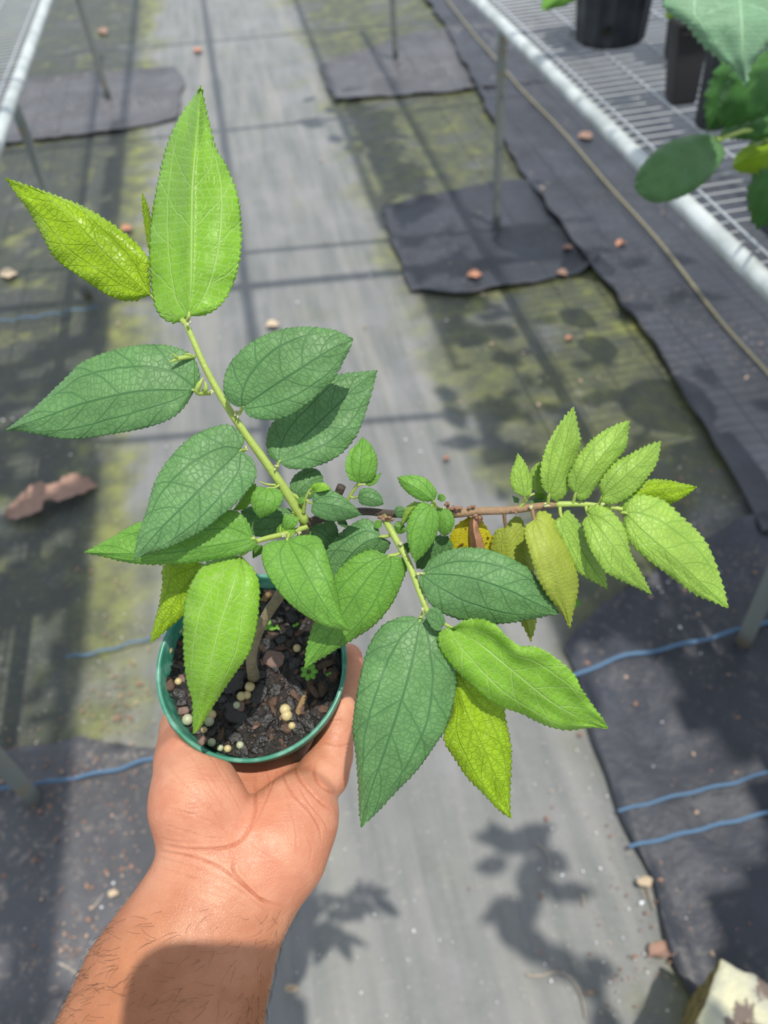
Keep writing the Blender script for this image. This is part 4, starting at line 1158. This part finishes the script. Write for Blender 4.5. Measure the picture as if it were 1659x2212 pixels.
# ================================================================== the phone taking the picture (its shadow falls on the forearm)
ph = MB()
PW0, PW1, PT, PBt, TH_ = -.074, .014, .034, -.128, .010
n = 8; rc = .022; V = []
for zz in (.004, .004 + TH_):
    for cx_, cy_, a0 in ((PW1 - rc, PT - rc, 0), (PW0 + rc, PT - rc, 90), (PW0 + rc, PBt + rc, 180), (PW1 - rc, PBt + rc, 270)):
        for k in range(n):
            a = math.radians(a0 + 90 * k / (n - 1))
            V.append(EYE + RIGHT * (cx_ + rc * math.cos(a)) + UP * (cy_ + rc * math.sin(a)) - FWD * zz)
m = 4 * n
Ff = [list(range(m)), list(range(2 * m - 1, m - 1, -1))] + [[k, k + m, (k + 1) % m + m, (k + 1) % m] for k in range(m)]
o = mesh('smartphone', V, Ff, simple('phone_case', (.03, .03, .035, 1), .4, .1, 20), smooth=False)
tag(o, 'dark smartphone held over the plant, shading the forearm', 'phone')

# ================================================================== hollow concrete block, near right corner
BH = .24
c0 = atz(1562, 2068, BH)[:2]
d1 = np.array([.78, -.60]); d1 /= np.linalg.norm(d1)
d2 = np.array([-.66, -.75]); d2 /= np.linalg.norm(d2)
t = NT('old_concrete'); p = t.pos()
c = t.mix(t.ramp(t.noise(p, 18, 5, .65), .35, .65), (.42, .42, .34, 1), (.62, .60, .40, 1))
c = t.mix(t.ramp(t.noise(p, 22, 4), .52, .58), c, (.17, .13, .11, 1))
nz_ = t.n('SeparateXYZ'); t.l(t.n('NewGeometry').outputs['Normal'], nz_.inputs[0])
c = t.mix(t.math('SUBTRACT', 1, t.ramp(nz_.outputs[2], .2, .7)), c, t.mix(t.ramp(t.noise(p, 60, 3), .4, .6), (.10, .075, .02, 1), (.20, .16, .035, 1)))
t.set(Base_Color=c, Roughness=.9); t.bump(t.noise(p, 120, 5, .7), 1, .004); M['concrete'] = t.m
LB, WB, WL = .39, .20, .055     # long way along d2
def bp(u, v, z): q = c0 + d2 * u + d1 * v; return (q[0], q[1], z)
us = [0, WL + .012, (LB - WL) / 2, (LB + WL) / 2, LB - WL, LB]; vs = [0, WL, WB - WL, WB]
mb = MB()
def fine(a, b, k): return np.linspace(a, b, k)
solid = [[True] * 3, [True, False, True], [True] * 3, [True, False, True], [True] * 3]
bmv = {}; VV = []; FF = []
def vid(q):
    key = tuple(round(x, 5) for x in q)
    if key not in bmv: bmv[key] = len(VV); VV.append(q)
    return bmv[key]
def patch(f, ua, ub, va, vb, step=.011):
    nu = max(1, round((ub - ua) / step)); nv_ = max(1, round((vb - va) / step))
    for i in range(nu):
        for j in range(nv_):
            a, b = ua + (ub - ua) * i / nu, ua + (ub - ua) * (i + 1) / nu
            c_, d_ = va + (vb - va) * j / nv_, va + (vb - va) * (j + 1) / nv_
            FF.append([vid(f(a, c_)), vid(f(b, c_)), vid(f(b, d_)), vid(f(a, d_))])
for i in range(5):
    for j in range(3):
        if not solid[i][j]: continue
        patch(lambda u, v: bp(u, v, BH), us[i], us[i + 1], vs[j], vs[j + 1])
        patch(lambda u, v: bp(u, v, 0), us[i], us[i + 1], vs[j], vs[j + 1])
        for di, uu in ((-1, us[i]), (1, us[i + 1])):
            k = i + di
            if k < 0 or k > 4 or not solid[k][j]: patch(lambda v, z: bp(uu, v, z), vs[j], vs[j + 1], 0, BH)
        for dj, vv in ((-1, vs[j]), (1, vs[j + 1])):
            k = j + dj
            if k < 0 or k > 2 or not solid[i][k]: patch(lambda u, z: bp(u, vv, z), us[i], us[i + 1], 0, BH)
cb = np.mean(np.array(VV), 0)
V2 = []
for v in VV:
    q = Vector(v)
    off = mnoise.noise_vector(q * 28) * .0045 + mnoise.noise_vector(q * 75) * .0025
    q2 = q + off; q2.z = max(0, q2.z) if v[2] > .001 else 0
    V2.append(tuple(q2))
import bmesh
o = mesh('concrete_block', V2, FF, M['concrete'])
bm = bmesh.new(); bm.from_mesh(o.data); bmesh.ops.recalc_face_normals(bm, faces=bm.faces); bm.to_mesh(o.data); bm.free()
tag(o, 'pale weathered hollow concrete block with mossy side, lower right corner', 'concrete block')
# soil and litter lying in the hollow of the block
litm = [simple('litter_brown', (.20, .11, .07, 1), .7, .5, 90), simple('litter_pale', (.50, .44, .38, 1), .6, .3, 90), simple('litter_orange', (.42, .20, .12, 1), .7, .3, 90)]
mb = MB(); rg2 = random.Random(11)
for i in range(130):
    u = rg2.uniform(WL + .006, (LB - WL) / 2 - .006); v = rg2.uniform(WL + .006, WB - WL - .006)
    q = bp(u, v, BH - .045 + rg2.uniform(-.006, .006))
    mb.add(*blob_data(q, (rg2.uniform(.004, .011), rg2.uniform(.004, .009), rg2.uniform(.003, .006)), rg2, 7, 5, .25))
V = []; nn = 14
for j in range(nn + 1):
    for i in range(nn + 1):
        V.append(bp(WL + .004 + ((LB - WL) / 2 - WL - .008) * i / nn, WL + .004 + (WB - 2 * WL - .008) * j / nn, BH - .047))
mb.add(V, [[j * (nn + 1) + i, j * (nn + 1) + i + 1, (j + 1) * (nn + 1) + i + 1, (j + 1) * (nn + 1) + i] for j in range(nn) for i in range(nn)])
o = mb.build('leaf_litter', [litm[0]]); tag(o, 'brown crumbs and litter filling the hollow of the concrete block', 'litter', kind='stuff')

# ================================================================== fallen leaves and scraps on the floor
def ground_map(z0, curl):
    return lambda px, py, d: atz(px, py, z0) + np.array([0, 0, d])
def dry(base, mid, tip, L, R, label, mat, lift=.010, group=None):
    o = leaf(mat, base, mid, tip, L, R, (.004, lift, .004), (.006, .012), None, None, (26, 4), .003, .0008, None, ground_map(.006, 0), 'dry_leaf')
    w = o.matrix_world; o.parent = None
    o.location = Vector(o.location) + Vector(PB)
    return tag(o, label, 'leaf', group)
M['dry_pink'] = leaf_mat('dry_leaf', (.34, .21, .16, 1), (.42, .28, .21, 1), .4, .75, .05)
M['dry_orange'] = leaf_mat('dry_orange_leaf', (.50, .24, .15, 1), (.55, .30, .2, 1), .4, .7, .05)
M['dry_tan'] = leaf_mat('dry_tan_leaf', (.62, .50, .36, 1), (.6, .45, .3, 1), .4, .7, .05)
dry((12, 1122), [(60, 1098), (110, 1080), (160, 1058)], (212, 1052), [(20, 1108), (60, 1075), (85, 1058), (120, 1060), (160, 1038), (190, 1040)],
    [(30, 1130), (60, 1128), (95, 1118), (108, 1095), (140, 1098), (175, 1080)], 'large curled brown dry leaf on the floor at the left', 'dry_pink', .022)
for (x, y, w, a, lb, mt) in ((428, 112, 10, .2, 'small orange dry leaf on the far part of the aisle', 'dry_orange'), (275, 498, 14, .6, 'orange dry leaf seen just above the yellow green leaf', 'dry_orange'),
                             (590, 706, 15, .3, 'cream dry leaf on the aisle above the right upper leaf', 'dry_tan'), (1025, 598, 17, .1, 'orange dry leaf on black cloth below the middle bench leg', 'dry_orange'),
                             (1213, 595, 13, -.4, 'pinkish dry leaf near the right edge of the middle black cloth', 'dry_pink'), (1226, 540, 12, .2, 'small pale dry leaf on the black cloth right of the middle bench leg', 'dry_pink'),
                             (632, 2140, 16, .4, 'cream dry leaf on the aisle right of the forearm', 'dry_tan'), (1340, 530, 12, .8, 'peach dry leaf beside the yellow tape', 'dry_orange'),
                             (222, 70, 12, -.9, 'brown dry leaf far up the aisle on the left', 'dry_pink'), (20, 596, 20, .3, 'tan dry leaf at the left edge below the bench rail', 'dry_tan'),
                             (250, 1935, 14, .9, 'cream oval seed husk on cloth beside the forearm', 'dry_tan'), (1430, 2055, 34, .6, 'broad tan dry leaf close to the concrete block', 'dry_pink'),
                             (640, 1960, 9, .6, 'tiny orange dry leaf right of the wrist', 'dry_orange'), (1390, 1910, 20, -.8, 'grey brown dry leaf with a bent stalk at lower right', 'dry_tan'),
                             (1265, 298, 17, .2, 'dull brown dry leaf under the right bench near the rail', 'dry_pink'), (1170, 415, 11, .4, 'beige dry leaf right of the middle bench leg', 'dry_tan'),
                             (1230, 735, 9, .7, 'tiny reddish dry leaf on the mossy floor', 'dry_orange'), (965, 996, 8, .2, 'tiny orange dry leaf above the small centre leaves', 'dry_orange')):
    ca, sa = math.cos(a), math.sin(a)
    R_ = lambda u, v: (x + w * (u * ca + v * sa), y + w * .62 * (-u * sa + v * ca))
    dry(R_(-1, 0), [R_(0, .05)], R_(1, 0), [R_(-.6, -.7), R_(0, -.85), R_(.6, -.5)], [R_(-.6, .6), R_(.1, .9), R_(.7, .4)], lb, mt, .008)
M['twig'] = simple('twig', (.40, .35, .28, 1), .8, .4, 150)
def twig(pts, r, label):
    P = spline([atz(x, y, .006 + k * .0004) for k, (x, y) in enumerate(pts)], 24)
    V, Ff = tube_data(P, np.linspace(r, r * .5, 24), 7)
    tag(mesh('twig', V, Ff, M['twig']), label, 'twig')
twig([(1385, 1895), (1400, 1925), (1412, 1965)], .003, 'short grey twig below the blue ropes')
twig([(1258, 1930), (1262, 1960)], .0035, 'stubby pale twig upright in view at lower right')
twig([(1135, 2105), (1165, 2108), (1200, 2100), (1230, 2110), (1255, 2150), (1265, 2200)], .0025, 'long bent dry twig near the bottom edge')
twig([(125, 2080), (150, 2092), (175, 2112)], .003, 'curved tan twig left of the forearm')
twig([(202, 1960), (225, 1930)], .0025, 'straight beige splinter left of the wrist')
twig([(1160, 1820), (1185, 1850), (1188, 1890)], .0018, 'thin curved stem on moss at the lower middle')

# crumbs of litter, nobody could count them
LIT = {}
def crumbs_at(n, boxf, matname, smin_, smax_, key, seed):
    g = random.Random(seed); d = LIT.setdefault(key, dict(mb=MB(), mi=[], mats=[]))
    d['mats'].append(M[matname])
    for i in range(n):
        x, y = boxf(g)
        if not (-400 < x < 2060 and -100 < y < 2600): continue
        q = atz(x, y, .008)
        s = g.uniform(smin_, smax_) * (1 if g.random() < .85 else 1.9)
        V_, F_ = blob_data(q + np.array([0, 0, .004]), (s * g.uniform(1, 1.8), s, s * .6), g, 5, 3, .3)
        d['mb'].add(V_, F_); d['mi'] += [len(d['mats']) - 1] * len(F_)
gauss = lambda g, cx, cy, sx, sy: (g.gauss(cx, sx), g.gauss(cy, sy))
M['white_bit'] = simple('white_bit', (.80, .82, .82, 1), .35, .1, 50)
M['brown_bit'] = simple('brown_bit', (.34, .19, .13, 1), .7, .5, 50)
M['tan_bit'] = simple('tan_bit', (.50, .36, .26, 1), .6, .4, 50)
pick = lambda g, L: gauss(g, *g.choice(L))
leftL = [(250, 1560, 60, 60), (260, 1620, 45, 60), (150, 1640, 60, 60), (270, 1800, 40, 110), (240, 1950, 60, 90), (110, 1850, 60, 120), (60, 1650, 50, 50), (250, 1330, 50, 90), (160, 2060, 60, 50), (280, 1500, 40, 60)]
rightL = [(1450, 1420, 130, 120), (1560, 1200, 70, 80), (1480, 1120, 60, 60), (1400, 1700, 140, 130), (1300, 1950, 130, 100), (1480, 1950, 90, 90), (1350, 2120, 60, 40), (1560, 1120, 80, 60), (1600, 760, 60, 40), (1420, 1250, 80, 100)]
crumbs_at(330, lambda g: pick(g, leftL), 'brown_bit', .0012, .0030, 'left', 1)
crumbs_at(230, lambda g: pick(g, leftL), 'tan_bit', .0010, .0022, 'left', 2)
crumbs_at(70, lambda g: pick(g, leftL), 'white_bit', .0006, .0014, 'left', 3)
crumbs_at(240, lambda g: pick(g, rightL), 'brown_bit', .0010, .0026, 'right', 4)
crumbs_at(150, lambda g: pick(g, rightL), 'tan_bit', .0009, .0024, 'right', 5)
crumbs_at(110, lambda g: pick(g, rightL), 'white_bit', .0008, .0020, 'right', 6)
crumbs_at(170, lambda g: (g.uniform(0, 1659), g.uniform(0, 900)), 'tan_bit', .0018, .0042, 'far', 7)
crumbs_at(130, lambda g: (g.uniform(0, 1659), g.uniform(0, 1000)), 'white_bit', .0010, .0022, 'far', 8)
crumbs_at(120, lambda g: (g.uniform(600, 1300), g.uniform(1500, 2300)), 'white_bit', .0006, .0014, 'near', 9)

for key, lb in (('left', 'brown and white crumbs scattered over the floor on the left'), ('right', 'pale grit and leaf crumbs scattered over the floor on the right'),
                ('far', 'grit scattered over the far part of the aisle'), ('near', 'white grains scattered along the near aisle')):
    d = LIT[key]
    o = d['mb'].build('litter', d['mats'], smooth=False, matidx=d['mi'])
    tag(o, lb, 'litter', kind='stuff')

# ================================================================== pots and leafy shrub on the right bench
t = NT('black_pot_plastic'); p = t.pos()
t.set(Base_Color=t.mix(t.ramp(t.noise(p, 14, 4), .35, .7), (.010, .014, .022, 1), (.035, .042, .052, 1)), Roughness=.42); M['blackpot'] = t.m
M['brownpot'] = simple('dusty_black_pot', (.035, .033, .035, 1), .7, .4, 20)
def nursery_pot(x, y, r0, r1, h, label, mat, ribs=16, square=0, hole=None, z=BZ + .026, lean=(0, 0), root=None):
    root = root or empty('nursery_pot', (x, y, z), label, 'pot')
    seg = 96; prof = [(.02, 0, 0), (r0 * .93, 0, 0), (r0, .008, 1), (r0 + (r1 - r0) * .5, h * .5, 1), (r1 * .985, h - .022, 1), (r1 * 1.03, h - .02, 0), (r1 * 1.05, h, 0), (r1 * .98, h, 0), (r1 * .93, h - .03, 0), (r0 * .92, .01, 0), (.02, .01, 0)]
    V = []; Ff = []
    for r, hh, rb in prof:
        for k in range(seg):
            a = 2 * math.pi * k / seg
            rr = r * (1 + (.022 * rb * (1 if math.cos(a * ribs) > .3 else -1) if ribs else 0))
            if square: rr = r / max(abs(math.cos(a)), abs(math.sin(a))) ** .8
            V.append((x + rr * math.cos(a) + lean[0] * hh, y + rr * math.sin(a) + lean[1] * hh, z + hh))
    m = len(prof)
    for i in range(m - 1):
        for k in range(seg):
            k2 = (k + 1) % seg; Ff.append([i * seg + k, i * seg + k2, (i + 1) * seg + k2, (i + 1) * seg + k])
    mesh('pot_wall', V, Ff, mat, root)
    if hole:
        ha, hh, hr = hole
        rr = r0 + (r1 - r0) * hh / h
        c = np.array([x + math.cos(ha) * rr, y + math.sin(ha) * rr, z + hh]); nn = np.array([math.cos(ha), math.sin(ha), 0]); s = np.array([-nn[1], nn[0], 0])
        pts = [c + nn * (.006) + hr * (math.cos(b) * s + math.sin(b) * np.array([0, 0, 1])) for b in np.linspace(0, 2 * math.pi, 18, endpoint=False)]
        pts2 = [q - nn * .012 for q in pts]
        mesh('drain_hole', pts + pts2, [list(range(18))] + [[k, (k + 1) % 18, (k + 1) % 18 + 18, k + 18] for k in range(18)], simple('hole_dirt', (.02, .014, .008, 1), .9), root)
    V = [(x, y, z + h - .03)] + [(x + r1 * .93 * math.cos(a) * (1 / max(abs(math.cos(a)), abs(math.sin(a))) ** .8 if square else 1), y + r1 * .93 * math.sin(a) * (1 / max(abs(math.cos(a)), abs(math.sin(a))) ** .8 if square else 1), z + h - .03) for a in np.linspace(0, 2 * math.pi, 48, endpoint=False)]
    mesh('soil', V, [[0, 1 + k, 1 + (k + 1) % 48] for k in range(48)], M['soil'], root)['kind'] = 'stuff'
    return root
nursery_pot(.868, 2.76, .105, .130, .36, 'largest ribbed black nursery pot on the right bench with a round drain hole', M['blackpot'], 14, 0, (-1.95, .05, .012))
nursery_pot(1.03, 2.52, .062, .078, .32, 'black nursery pot half hidden behind the largest ribbed pot', M['blackpot'], 14, 0)
nursery_pot(.905, 2.20, .034, .044, .20, 'narrow dusty square tree pot between the two ribbed black pots', M['brownpot'], 0, 1, lean=(-.03, .08))
nursery_pot(.925, 2.02, .042, .054, .23, 'slim ribbed black pot behind the oval leaf', M['blackpot'], 12, 0, lean=(.03, 0))
shrub = empty('potted_shrub', (1.06, 1.66, BZ + .026), 'leafy shrub in a black pot, broad toothed leaves hanging over the right bench', 'plant')
nursery_pot(1.06, 1.66, .10, .125, .27, '', M['blackpot'], 14, 0, root=shrub)
# tray lying along the rail
tr = empty('nursery_tray', (1.035, 1.10, BZ + .026), 'black plastic tray lying along the rail of the right bench below the shrub', 'tray')
e1 = np.array([rd[0], rd[1], 0]); e2 = np.array([rd[1], -rd[0], 0]); cz = np.array([1.035, 1.10, BZ + .026])
mb = MB(); TLh, TWh, THh = .40, .17, .09
mb.add(*box_data(cz + [0, 0, .003], e1 * TLh, e2 * TWh, np.array([0, 0, .003])))
for s in (-1, 1):
    mb.add(*box_data(cz + e2 * TWh * s + [0, 0, THh / 2], e1 * TLh, e2 * .002, np.array([0, 0, THh / 2])))
    mb.add(*box_data(cz + e1 * TLh * s + [0, 0, THh / 2], e1 * .002, e2 * TWh, np.array([0, 0, THh / 2])))
mb.build('tray_body', M['blackpot'], tr, smooth=False)
mb = MB()
for s in (-1, 1):
    mb.add(*box_data(cz + e2 * (TWh + .006) * s + [0, 0, THh], e1 * (TLh + .012), e2 * .008, np.array([0, 0, .003])))
    mb.add(*box_data(cz + e1 * (TLh + .006) * s + [0, 0, THh], e1 * .008, e2 * (TWh + .012), np.array([0, 0, .003])))
mb.build('rim', M['blackpot'], tr, smooth=False)

top_ = np.array([1.06, 1.66, BZ + .25])
def sl(mat, base, mid, tip, L, R, d, fold, teeth=(26, 7), label=None):
    o = leaf(mat, base, mid, tip, L, R, d, fold, None, shrub, teeth, .004, .0006, label)
    return o
sl('blue', (1590, -110), [(1598, -20), (1603, 60), (1606, 120)], (1612, 187),
   [(1540, -120), (1470, -80), (1432, -20), (1438, 20), (1480, 52), (1512, 92), (1545, 122), (1575, 140), (1592, 158)],
   [(1640, -120), (1700, -60), (1715, 20), (1690, 70), (1655, 105), (1630, 130), (1618, 158)], (.95, .90, .93), (.02, .03), (20, 8))
sl('dull', (1552, 302), [(1500, 335), (1440, 370)], (1370, 402),
   [(1530, 289), (1480, 294), (1430, 315), (1392, 350), (1374, 380)],
   [(1566, 330), (1545, 370), (1505, 408), (1460, 430), (1415, 438), (1382, 422)], (1.12, 1.08, 1.10), (.02, .02), (18, 1.5))
sl('dark', (1710, 120), [(1640, 170), (1600, 215)], (1560, 275), [(1660, 110), (1600, 135), (1565, 190), (1552, 240)], [(1720, 190), (1680, 235), (1620, 262), (1575, 275)], (1.10, 1.06, 1.12), (.02, .02))
sl('dark', (1640, 130), [(1595, 180), (1560, 230)], (1528, 285), [(1610, 118), (1560, 135), (1530, 185), (1522, 235)], [(1635, 190), (1600, 240), (1560, 270)], (1.22, 1.22, 1.26), (.02, .02))
sl('dark', (1545, 300), [(1600, 275), (1660, 262)], (1730, 245), [(1580, 262), (1640, 238), (1700, 228)], [(1580, 300), (1650, 300), (1710, 275)], (1.16, 1.16, 1.18), (.02, .02), (14, 4))
sl('lime', (1700, 330), [(1640, 330), (1610, 345)], (1582, 362), [(1670, 305), (1620, 312), (1590, 335)], [(1690, 365), (1640, 375), (1600, 372)], (1.18, 1.18, 1.2), (.02, .02), (12, 3))
sl('dark', (1700, 360), [(1665, 420), (1645, 450)], (1636, 496), [(1650, 365), (1618, 400), (1616, 440), (1625, 475)], [(1720, 420), (1690, 470), (1655, 485)], (1.14, 1.12, 1.16), (.02, .02))
sl('dark', (1740, 250), [(1690, 310), (1660, 360)], (1640, 410), [(1690, 250), (1630, 290), (1615, 350)], [(1740, 320), (1700, 380)], (1.24, 1.24, 1.26), (.02, .02))
sl('mid', (1262, -60), [(1225, -20)], (1171, 24), [(1225, -65), (1180, -30), (1170, 5)], [(1270, -25), (1235, 5), (1200, 18)], (1.8, 1.8, 1.82), (.02, .02), (14, 3))
sl('lime', (1470, 10), [(1452, 25)], (1438, 42), [(1455, 8), (1440, 22)], [(1468, 25), (1452, 38)], (1.3, 1.3, 1.3), (.01, .01), (10, 3))
for pts in ([top_, at(1740, 330, 1.22), at(1725, 240, 1.18), at(1700, 120, 1.12)], [top_, at(1700, 300, 1.25), at(1625, 280, 1.17), at(1552, 302, 1.12)],
            [at(1700, 120, 1.12), at(1660, 0, 1.05), at(1640, -140, .98), at(1590, -110, .95)], [at(1725, 240, 1.18), at(1680, 160, 1.2), at(1640, 130, 1.22)],
            [top_, at(1760, 300, 1.22), at(1740, 250, 1.24)], [at(1740, 330, 1.22), at(1720, 345, 1.18), at(1700, 360, 1.14)], [at(1700, 300, 1.25), at(1600, 290, 1.2), at(1545, 300, 1.16)], [at(1740, 330, 1.22), at(1700, 330, 1.18)],
            [at(1740, 250, 1.24), at(1600, -100, 1.35), at(1400, -200, 1.6), at(1262, -60, 1.8)], [at(1640, 130, 1.22), at(1540, 60, 1.26), at(1470, 10, 1.30)]):
    tube('stem', pts, .0035, M['stem_green'], shrub, 8)

# ================================================================== leaf shapes added over the aisle, out of view, to cast leafy shadows
V = []; Ff = []; g = random.Random(21)
def fol(px, py, n, sx, sy, size, z):
    c = atz(px, py)
    for i in range(n):
        q = up(c[0] + g.gauss(0, sx), c[1] + g.gauss(0, sy), z + g.uniform(-.1, .1)); a = g.uniform(0, 6.28); s = size * g.uniform(.7, 1.2)
        d = np.array([math.cos(a), math.sin(a), -.25]); w_ = np.array([-math.sin(a), math.cos(a), 0])
        b = len(V); m = 7
        V.extend([q + d * s * 2 * (k / m) + w_ * s * .55 * math.sin(math.pi * (k / m) ** .8) * sd + np.array([0, 0, -.3 * s * abs(sd)]) for k in range(m + 1) for sd in (-1, 0, 1)])
        for k in range(m):
            for j in (0, 1): Ff.append([b + k * 3 + j, b + k * 3 + j + 1, b + k * 3 + j + 4, b + k * 3 + j + 3])
for args in ((1080, 1830, 5, .022, .016, .045, 1.9), (1085, 1985, 7, .022, .02, .05, 1.9), (1180, 1930, 5, .03, .05, .04, 1.9), (735, 235, 14, .10, .12, .07, 2.5), (800, 300, 10, .1, .12, .07, 2.5),
             (1120, 700, 8, .10, .12, .06, 2.5), (1250, 860, 10, .1, .12, .06, 2.5), (1000, 900, 7, .05, .1, .06, 2.5), (960, 620, 5, .06, .1, .06, 2.5), (1420, 640, 6, .1, .15, .06, 2.5), (1500, 950, 8, .12, .1, .06, 2.5), (1350, 1250, 10, .1, .1, .06, 2.3), (1320, 2120, 5, .05, .03, .05, 2.0)):
    fol(*args)
o = mesh('added_foliage', V, Ff, M['shade'], uv=[(.5, .5)] * len(V)); modify(o, 'SOLIDIFY', thickness=.0008)
tag(o, 'leaf shapes added out of view above the aisle to cast leafy shadows', 'shadow caster', kind='stuff')
